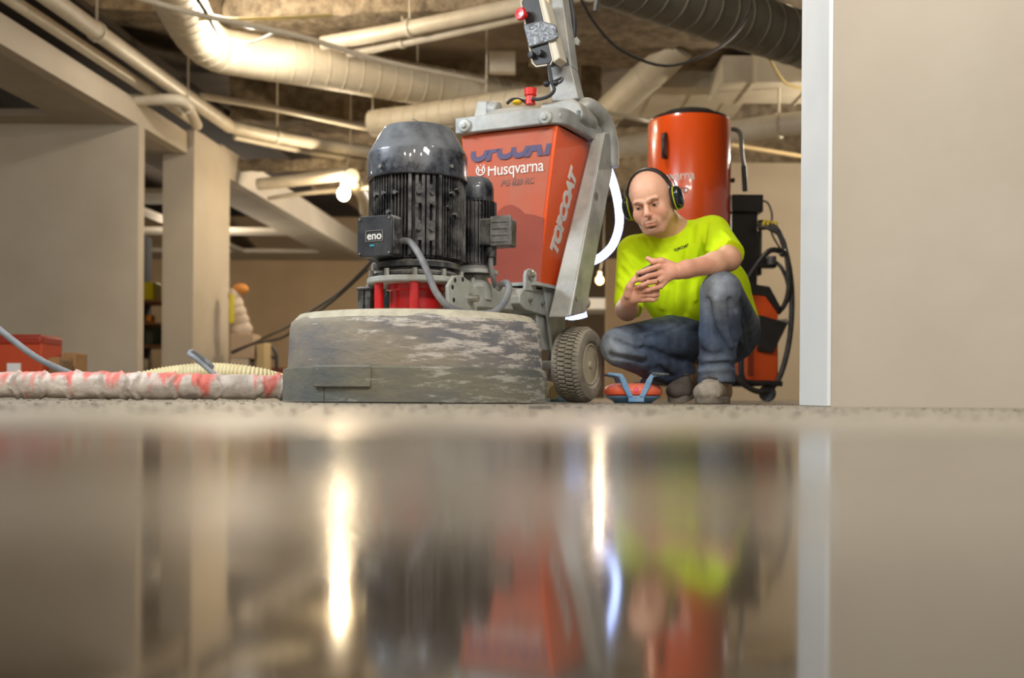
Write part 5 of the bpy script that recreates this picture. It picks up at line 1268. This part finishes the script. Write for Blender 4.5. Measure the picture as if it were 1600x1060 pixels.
# lower cabinet
mbx = MB(); pts = [V(1166, 603, -.12), V(1216, 603, -.12), V(1216, 485, -.12), V(1202, 458, -.12), V(1166, 452, -.12)]
mbx.prism(pts, (0, .42, 0)); cab = mbx.build('cabinet', M_vor, vx, world=True, bevel=.008)
c2_ = MB(); c2_.prism([V(1162, 459, -.135), V(1196, 462, -.135), V(1216, 490, -.135), V(1220, 480, -.135), V(1203, 448, -.135), V(1165, 442, -.135)], (0, .45, 0)); c2_.build('cabinet_cover', M_blk, vx, world=True, bevel=.004)
lv = MB()
for k in range(11):
    a = V(1168, 545 + 4.2 * k, -.121); lv.box(a.x - .0, a.x + .035, a.y - .004, a.y, a.z, a.z + .007)
lv.build('louvres', M_blk, cab, world=True, kind='stuff')
scp = MB(); scp.prism([V(1186, 492, -.16), V(1232, 505, -.16), V(1208, 552, -.16), V(1185, 549, -.16)], (0, .07, 0)); scp.build('pocket', M_blk, vx, world=True, bevel=.006)
sc6 = MB(); sc6.prism([V(1212, 500, -.15), V(1230, 498, -.15), V(1233, 505, -.15), V(1222, 510, -.15)], (0, .05, 0)); sc6.build('folded_rag', mat('rag_grey', (140, 128, 118), .9), vx, world=True, bevel=.004)
# tubular frame
for dd in (-.2, .34):
    MB().tube(spline([V(1220, 400, dd), V(1224, 394, dd), V(1218, 392, dd), V(1200, 384 + 10, dd), V(1172, 430, dd), V(1160, 460, dd), V(1158, 560, dd), V(1160, 590, dd), V(1170, 598, dd), V(1200, 599, dd), V(1222, 600, dd)], 6), .017, 12).build('frame_tube', M_blk, vx, world=True)
a = V(1185, 599, -.2); MB().tube([(a.x, VD - .2, a.z), (a.x, VD + .34, a.z)], .015, 10).build('cross_tube', M_blk, vx, world=True)
fl = MB(); a = V(1000, 603, 0); b = V(1180, 596, 0); fl.box(a.x, b.x, VD - .2, VD + .34, a.z, b.z); fl.build('base_plate', M_blk, vx, world=True, bevel=.005)
MB().lathe([(.17, .13), (.2, .2), (.2, .62), (.17, .64)], C0, n=40).build('collection_bin', M_blk, vx, world=True)
def caster(px, dd, name='caster'):
    c = V(px, 618, dd); r = .052; c.z = r + .001
    o = MB().lathe([(.03, -.016), (r - .004, -.018), (r, -.01), (r, .01), (r - .004, .018), (.03, .016), (0, .018), (0, -.018)], c, (.5, .8, 0), 28).build('caster', M_blk, vx, world=True)
    y = MB(); y.hexa([c + Vector(v) for v in ((-.028, -.03, 0), (.028, -.03, 0), (.028, .03, 0), (-.028, .03, 0))], [c + Vector(v) for v in ((-.03, -.03, .068), (.03, -.03, .068), (.03, .03, .068), (-.03, .03, .068))]); y.build('caster_fork', M_blk, o, world=True, bevel=.004)
caster(1199, -.15); caster(1010, -.15); caster(1199, .28); caster(1010, .28)
# hoses and cables
M_hose = mat('black_hose', (44, 42, 40), .55, rgb2=(70, 66, 62), scale=20)
MB().tube(spline([V(1186, 352, -.05), V(1200, 350, -.1), V(1216, 362, -.12), V(1228, 395, -.12), V(1236, 440, -.12), V(1237, 490, -.12), V(1232, 540, -.13), V(1220, 585, -.14), V(1205, 607, -.15), V(1185, 612, -.2), V(1165, 603, -.25), V(1150, 590, -.28), V(1130, 585, -.3)], 8), .0175, 12).build('long_hose', M_hose, vx, world=True)
MB().tube(spline([V(1214, 411, 0), V(1222, 420, -.05), V(1230, 440, -.06), V(1232, 462, -.06), V(1226, 478, -.04), V(1216, 490, 0)], 8), .012, 10).build('loop_hose', M_hose, vx, world=True)
MB().tube(spline([V(1190, 313, 0), V(1200, 318, -.03), V(1206, 335, -.04), V(1205, 355, -.04), V(1208, 370, -.04), V(1226, 400, -.04)], 8), .006, 8).build('thin_cable', M_hose, vx, world=True)
MB().tube(spline([V(1187, 356, -.08), V(1200, 356, -.12), V(1222, 372, -.14), V(1230, 410, -.15), V(1232, 450, -.15), V(1226, 475, -.12), V(1218, 486, -.1)], 8), .014, 10).build('loop_hose', M_hose, vx, world=True)
yb = MB()
for k in range(4):
    a, b = V(1192 + 6 * k, 349 + .8 * k, -.1), V(1196 + 6 * k, 350 + .8 * k, -.105); yb.tube([a, b], .0225, 12)
yb.build('yellow_tape', mat('hazard_yellow', (206, 178, 30), .5), vx, world=True, kind='stuff')
# ================================================================== things lying on the floor
# orange and blue round reel
ctr = P(989, 620, 4.16); rx = thing('round_reel', 'low round orange and light blue plastic base with splayed arms beside the wheel', 'reel', (ctr.x, 4.16, 0))
M_ro = mat('reel_orange', (244, 96, 52), .35, coat=.3, dust=(250, 180, 160), dust_amt=.3); M_rb = mat('reel_blue', (100, 150, 196), .45, rgb2=(126, 168, 206), scale=20, dust=(190, 205, 216), dust_amt=.4)
MB().lathe([(0, .012), (.055, .010), (.095, .022), (.110, .034), (.112, .046), (.108, .056), (.100, .066), (.085, .072), (.06, .076), (0, .076)], n=56).build('orange_body', M_ro, rx)
MB().lathe([(0, .0005), (.070, .0005), (.078, .008), (.104, .022), (.106, .027), (.09, .02), (0, .018)], n=56).build('blue_base', M_rb, rx)
def arm(sx, sy, w=.012, depth=-.112):
    mb = MB()
    pr_ = [(sx * .008, .020), (sx * .030, .020), (sx * .052, .062), (sx * .064, .098), (sx * .108, .106), (sx * .106, .114), (sx * .054, .110), (sx * .040, .090), (sx * .018, .040)]
    mb.prism([(x, depth * sy, z) for x, z in pr_], (0, w * sy, 0)); return mb
for sy in (1, -1):
    for sx in (-1, 1): arm(sx, sy).build('arm', M_rb, rx, bevel=.003)
MB().box(-.03, .03, -.112, -.1, .004, .028).build('arm_joint', M_rb, rx, bevel=.003)
MB().ball((0, -.103, .046), (.014, .01, .014)).build('pink_button', mat('pink', (236, 92, 122), .4), rx)
ft = MB(); ft.prism([(.055, -.115, .108), (.10, -.135, .104), (.125, -.10, .104), (.115, -.06, .108), (.07, -.05, .11)], (0, 0, .008)); ft.build('arm_pad', mat('pad_grey', (110, 116, 118), .5), rx, bevel=.003)
# wrapped red hose on the left
def wrap_hose():
    path = spline([P(-60, 603, 3.45), P(60, 604, 3.55), P(200, 604, 3.62), P(330, 605, 3.7), P(447, 606, 3.78), P(500, 606, 3.85)], 40)
    mb = MB(); n = 44; rng = random.Random(3); m = len(path); vs = []; s_ = 0
    kn_ = []; x = 0
    while x < 60: kn_.append(x); x += rng.uniform(.05, .125)
    L_ = [0]
    for a, b in zip(path[:-1], path[1:]): L_.append(L_[-1] + (b - a).length)
    tilt = [rng.uniform(-.7, .9) for _ in kn_]; sw = [rng.uniform(-.005, .004) for _ in kn_]
    for i in range(m):
        t_ = (path[min(i + 1, m - 1)] - path[max(i - 1, 0)]).normalized(); side = Vector((0, 0, 1)).cross(t_).normalized()
        for k in range(n):
            a = 2 * PI * k / n; c, s2_ = math.cos(a), math.sin(a)
            best = 9; idx_ = 0
            for j, kk in enumerate(kn_):
                if abs(kk - L_[i]) > .14: continue
                dd_ = L_[i] - kk - tilt[j] * .028 * c - .008 * math.sin(3 * a + j)
                if 0 <= dd_ < best: best = dd_; idx_ = j
            q = path[i] + side * (c * .05) + Vector((0, 0, s2_ * .05))
            f_ = noise.noise(Vector((L_[i] * 24, c * 1.6, s2_ * 1.6))) * .0035 + noise.noise(Vector((L_[i] * 60, c * 5, s2_ * 5))) * .0014
            r = .0455 + (sw[idx_]) + f_ + .008 * math.exp(-(best / .009)) - .006 * math.exp(-(((best - .016)) / .006) ** 2)
            q = Vector((path[i].x, path[i].y, .049)) + side * (c * r) + Vector((0, 0, s2_ * r * .97))
            q.z = max(q.z, .001 + .0015 * (1 + math.sin(k + i)))
            vs.append(q)
    mb.add(vs, [(i * n + k, i * n + (k + 1) % n, (i + 1) * n + (k + 1) % n, (i + 1) * n + k) for i in range(m - 1) for k in range(n)] + [tuple(range(n - 1, -1, -1)), tuple(range((m - 1) * n, m * n))])
    return mb
def wrap_material():
    m = mat('wrapped_hose_skin', (208, 196, 184), .62, rgb2=(170, 158, 148), scale=12, bump=.35, bscale=60)
    nt = m.node_tree; b = nt.nodes['Principled BSDF']; N = nt.nodes.new; L = nt.links.new; src = b.inputs['Base Color'].links[0].from_socket
    tc = N('ShaderNodeTexCoord'); mp = N('ShaderNodeMapping'); mp.inputs['Scale'].default_value = (16, 5, 3); mp.inputs['Rotation'].default_value = (0, .5, 0); L(tc.outputs['Object'], mp.inputs[0])
    n = N('ShaderNodeTexNoise'); n.inputs['Scale'].default_value = 1.4; n.inputs['Detail'].default_value = 5; n.inputs['Distortion'].default_value = .6; L(mp.outputs[0], n.inputs[0])
    s = N('ShaderNodeSeparateXYZ'); L(tc.outputs['Object'], s.inputs[0])
    a = N('ShaderNodeMath'); a.operation = 'MULTIPLY_ADD'; a.inputs[1].default_value = 2.6; L(s.outputs[2], a.inputs[0]); L(n.outputs[0], a.inputs[2])
    r = N('ShaderNodeMapRange'); r.inputs[1].default_value = .65; r.inputs[2].default_value = .76; r.inputs[4].default_value = .75; L(a.outputs[0], r.inputs[0])
    mx = N('ShaderNodeMix'); mx.data_type = 'RGBA'; L(r.outputs[0], mx.inputs[0]); L(src, mx.inputs[6]); mx.inputs[7].default_value = (*lin((218, 80, 66)), 1); L(mx.outputs[2], b.inputs['Base Color']); return m
o = wrap_hose().build('wrapped_hose', wrap_material(), angle=180); o['label'] = 'red vacuum hose wrapped in dusty white plastic, lying along the floor to the shroud'; o['category'] = 'hose'
# cream corrugated hose arching behind it
def corr(path, r, pitch, amp):
    L_ = 0; out = MB(); rs = []; pts = []
    dense = spline(path, 60)
    for a, b in zip(dense[:-1], dense[1:]):
        pts.append(a); rs.append(r + amp * math.cos(2 * PI * L_ / pitch)); L_ += (b - a).length
    out.tube(pts, rs, 28); return out
o = corr([P(170, 612, 4.5), P(215, 598, 4.45), P(262, 588, 4.45), P(325, 582, 4.45), P(385, 586, 4.45), P(430, 596, 4.5), P(470, 610, 4.6)], .038, .0145, .0022).build('corrugated_hose', mat('cream_hose', (220, 208, 164), .5, rgb2=(206, 190, 140), scale=6), angle=180)
o['label'] = 'cream corrugated hose arching up behind the wrapped red hose'; o['category'] = 'hose'
o = corr([P(800, 606, 4.55), P(830, 606, 4.5), P(852, 607, 4.45), P(866, 613, 4.4)], .030, .0135, .002).build('corrugated_hose', mat('cream_hose', (216, 206, 170), .5)); o['label'] = 'cream corrugated hose end peeking between the shroud and the grey wheel'; o['category'] = 'hose'
M_gc = mat('grey_cable', (120, 126, 134), .5, rgb2=(146, 150, 156), scale=12)
o = MB().tube(spline([P(-60, 470, 3.9), P(-20, 500, 3.9), P(20, 532, 3.92), P(62, 562, 3.95), P(110, 584, 4.0), P(150, 600, 4.05), P(190, 615, 4.1)], 8), .0115, 12).build('grey_cable', M_gc); o['label'] = 'thick grey cable dropping from the left edge behind the wrapped hose'; o['category'] = 'cable'
o = MB().tube(spline([P(350, 600, 4.3), P(338, 588, 4.3), P(318, 571, 4.3), P(303, 558, 4.3), P(296, 554, 4.32), P(300, 550, 4.35), P(316, 560, 4.4), P(332, 574, 4.42), P(350, 600, 4.5)], 8), .0095, 12).build('grey_cable', M_gc); o['label'] = 'grey cable standing up in a tight loop over the cream corrugated hose'; o['category'] = 'cable'
# flat blue mat under the wheel
a = P(858, 632, 4.6); o = MB().box(a.x, a.x + .13, 4.52, 4.7, .001, .03).build('blue_case', mat('blue_case', (110, 150, 176), .6), bevel=.006); o['label'] = 'flat blue object on the floor behind the grey wheel'; o['category'] = 'case'
# grit on the floor
ch_ = MB(); rng = random.Random(7)
for i in range(1300):
    d = 1.2 + 2.6 * rng.random() ** 1.1; px = rng.uniform(-60, 1660); x = (px - 800) / F * d
    if d > 2.7 and px > 1240: continue
    if math.hypot(x - GO.x, d - GO.y) < .44: continue
    s_ = rng.uniform(.0008, .0026) * (1 if rng.random() < .93 else 1.9); hgt = s_ * rng.uniform(.25, .6); rot = rng.uniform(0, PI); c, sn_ = math.cos(rot), math.sin(rot)
    k_ = rng.uniform(.6, 2.2)
    pts = [Vector((x + (u * c * k_ - v * sn_) * s_, d + (u * sn_ * k_ + v * c) * s_, .0006)) for u, v in ((-1, -.7), (.9, -1), (1, .8), (-.6, 1))]
    tp_s = [p_ * 1.0 + Vector((rng.uniform(-.3, .3) * s_, 0, hgt)) for p_ in pts]; ch_.hexa(pts, tp_s)
o = ch_.build('floor_grit', mat('grit_dark', (70, 66, 60), .9, rgb2=(110, 102, 92), scale=30), smooth=False, kind='stuff', recenter=False); o['label'] = 'dark grit and chips scattered over the dusty concrete floor'; o['category'] = 'debris'
o = MB().prism([P(826, 641.5, 2.0) * 1.0 + Vector((0, 0, 0)), P(862, 641.5, 2.0), P(862, 641.5, 2.0) + Vector((0, .03, 0)), P(834, 641.5, 2.0) + Vector((0, .03, 0))], (0, 0, .003))
z0 = min(v.z for v in o.v); o.v = [Vector((v.x, v.y, (.0008 if v.z < z0 + .0015 else .004))) for v in o.v]
o = o.build('rubber_strip', M_blackrub); o['label'] = 'small black rubber shred on the floor in front of the shroud'; o['category'] = 'debris'
# ------------------------------------------------------------------ far left: case and cartons
def simple(name, label, cat, x0, y0, x1, y1, d, dep, m, parts=(), bevel=.01, group=None):
    a, b = P(x0, y1, d), P(x1, y0, d); z0 = max(0.001, a.z) if y1 < 600 else 0.001
    t = thing(name, label, cat, ((a.x + b.x) / 2, d, 0 if y1 >= 600 else z0), 0, group)
    MB().box(a.x, b.x, d, d + dep, z0, b.z).build('body', m, t, world=True, bevel=bevel)
    return t, a, b
t, a, b = simple('tool_case', 'orange tool case with dark lid at the far left edge behind the hose', 'case', -30, 528, 66, 612, 6.6, .3, mat('case_orange', (186, 66, 22), .6))
MB().box(a.x - .003, b.x + .003, 6.595, 6.905, b.z - .05, b.z + .02).build('lid', mat('dark_orange', (150, 44, 18), .5), t, world=True, bevel=.02)
a2, b2 = P(11, 586, 6.59), P(32, 568, 6.59); MB().box(a2.x, b2.x, 6.588, 6.6, a2.z, b2.z).build('paper_label', M_white, t, world=True)
M_card = mat('cardboard', (166, 128, 84), .9, rgb2=(150, 114, 74), scale=6)
t, a, b = simple('cardboard_box', 'brown cardboard box right of the orange tool case, front of two', 'box', 68, 562, 98, 612, 6.7, .15, mat('cardboard_dull', (120, 96, 66), .9)); 
a2, b2 = P(58, 575, 6.69), P(74, 560, 6.69)
MB().prism([P(56, 572, 6.69), P(64, 560, 6.69), P(92, 558, 6.69), P(94, 572, 6.69)], (0, .2, 0)).build('open_flap', M_card, t, world=True)
t, a, b = simple('cardboard_box', 'lighter cardboard box standing rightmost beside the orange tool case', 'box', 98, 551, 118, 612, 6.9, .2, M_card)
# rack between the pillars
t = thing('storage_rack', 'dark storage rack seen in the gap left of the pillar', 'rack', (P(238, 600, 14).x, 14, 0))
for px in (212, 262):
    a = P(px, 600, 14); MB().box(a.x - .03, a.x + .03, 13.9, 14.5, 0, 2.1).build('rack_post', M_dark, t, world=True)
for py in (470, 505, 540, 585):
    a, b = P(212, py, 14), P(262, py, 14); MB().box(a.x, b.x, 13.9, 14.5, b.z - .03, b.z).build('shelf', mat('shelf_brown', (112, 74, 44), .8), t, world=True)
def lab(o, l, c, g=None):
    o['label'] = l; o['category'] = c
    if g: o['group'] = g
    return o
def onb(name, l, c, x0, y0, x1, y1, d, dep, m, bevel=.01):
    a, b = P(x0, y1, d), P(x1, y0, d); return lab(MB().box(a.x, b.x, d, d + dep, a.z, b.z).build(name, m, bevel=bevel), l, c)
M_y = mat('safety_yellow', (214, 200, 20), .6)
onb('yellow_bin', 'yellow bin on the top shelf of the dark rack left of the pillar', 'bin', 224, 441, 241, 469, 14.05, .3, M_y)
onb('yellow_tool', 'orange-yellow tool on the second shelf of the dark rack', 'tool', 226, 492, 236, 504, 14.05, .2, mat('tool_orange', (226, 150, 30), .6), bevel=.03)
onb('grey_bin', 'dull green-grey bin on a lower shelf of the dark rack', 'bin', 226, 512, 250, 539, 14.05, .3, mat('bin_green', (84, 90, 78), .8))
onb('white_jug', 'white jug on the lowest shelf of the dark rack', 'jug', 222, 560, 230, 584, 14.05, .2, M_pipe, bevel=.03)
# clutter right of the pillar
M_bag = mat('plastic_bag', (206, 192, 176), .5, rgb2=(180, 160, 140), scale=8, bump=.6, bscale=14)
bg = MB()
for i in range(5):
    q = P(366 + 3 * i, 462 + 13 * i, 11.9); bg.ball(q, (.07 + .012 * i, .07, .09), 14, 8)
t = thing('plastic_bag', 'pale plastic bags hanging beside the right edge of the pillar', 'bag', tuple(P(371, 500, 11.9)))
bgo = bg.build('bag_film', M_bag, t, world=True)
MB().ball(P(376, 452, 11.9), (.09, .06, .06)).build('orange_top', mat('bag_orange', (196, 130, 60), .7), t, world=True)
MB().box(P(359, 480, 11.8).x, P(364, 480, 11.8).x, 11.8, 11.84, P(360, 505, 11.8).z, P(360, 460, 11.8).z).build('yellow_tag', M_y, t, world=True)
onb('carton', 'beige carton under the plastic bags beside the pillar', 'box', 359, 522, 396, 560.5, 11.75, .35, mat('carton_beige', (176, 154, 130), .9))
onb('carton', 'white carton on the floor below the beige carton by the pillar', 'box', 359, 561, 388, 623, 11.75, .35, mat('carton_white', (190, 176, 158), .9))
onb('carton', 'tall yellowish carton right of the white carton by the pillar', 'box', 400, 535, 414, 623, 11.8, .3, mat('carton_tan', (186, 164, 120), .9))
t = thing('hand_truck', 'black hand truck handle rising behind the corrugated hose', 'cart', tuple(P(425, 622, 12.2)))
MB().tube(spline([P(404, 543, 12.5), P(420, 541, 12.5), P(430, 550, 12.5), P(432, 572, 12.5), P(432, 624, 12.5)], 6), .02, 10).build('handle', M_blk, t, world=True)
MB().tube([P(418, 556, 12.5), P(430, 560, 12.5)], .02, 8).build('brace', M_blk, t, world=True)
onb('dark_case', 'low dark red case on the floor left of the grinding shroud', 'case', 408, 575, 470, 622, 12.8, .4, mat('case_maroon', (110, 46, 30), .8))
# slack cables to the pillar
for l, pts, r in (('upper dark power cable slanting from the motor down to the pillar base', [(610, 375, 6.5), (575, 415, 7), (530, 458, 8), (490, 484, 9), (455, 508, 10), (420, 525, 11), (362, 553, 10.9)], .012),
                  ('lower dark power cable running under the other down to the pillar base', [(575, 420, 7.2), (520, 470, 8.2), (470, 507, 9.2), (440, 528, 10), (395, 538, 10.6), (362, 550, 10.95)], .012)):
    lab(MB().tube(spline([P(*q) for q in pts], 8), r, 8).build('power_cable', mat('cable_dark', (70, 64, 58), .6)), l, 'cable')
# lit table far behind, between frame and worker
t = thing('covered_table', 'table with a bright white cover far behind the grinder frame', 'table', tuple(P(920, 622, 15)))
a, b = P(895, 484, 15), P(952, 466, 15); MB().box(a.x, b.x, 15, 15.8, a.z, b.z).build('white_cover', mat('cover_white', (226, 226, 226), .5), t, world=True, bevel=.02)
for px in (900, 948):
    a = P(px, 600, 15); MB().box(a.x - .03, a.x + .03, 15.05, 15.11, 0, P(px, 484, 15).z).build('leg', M_dark, t, world=True)
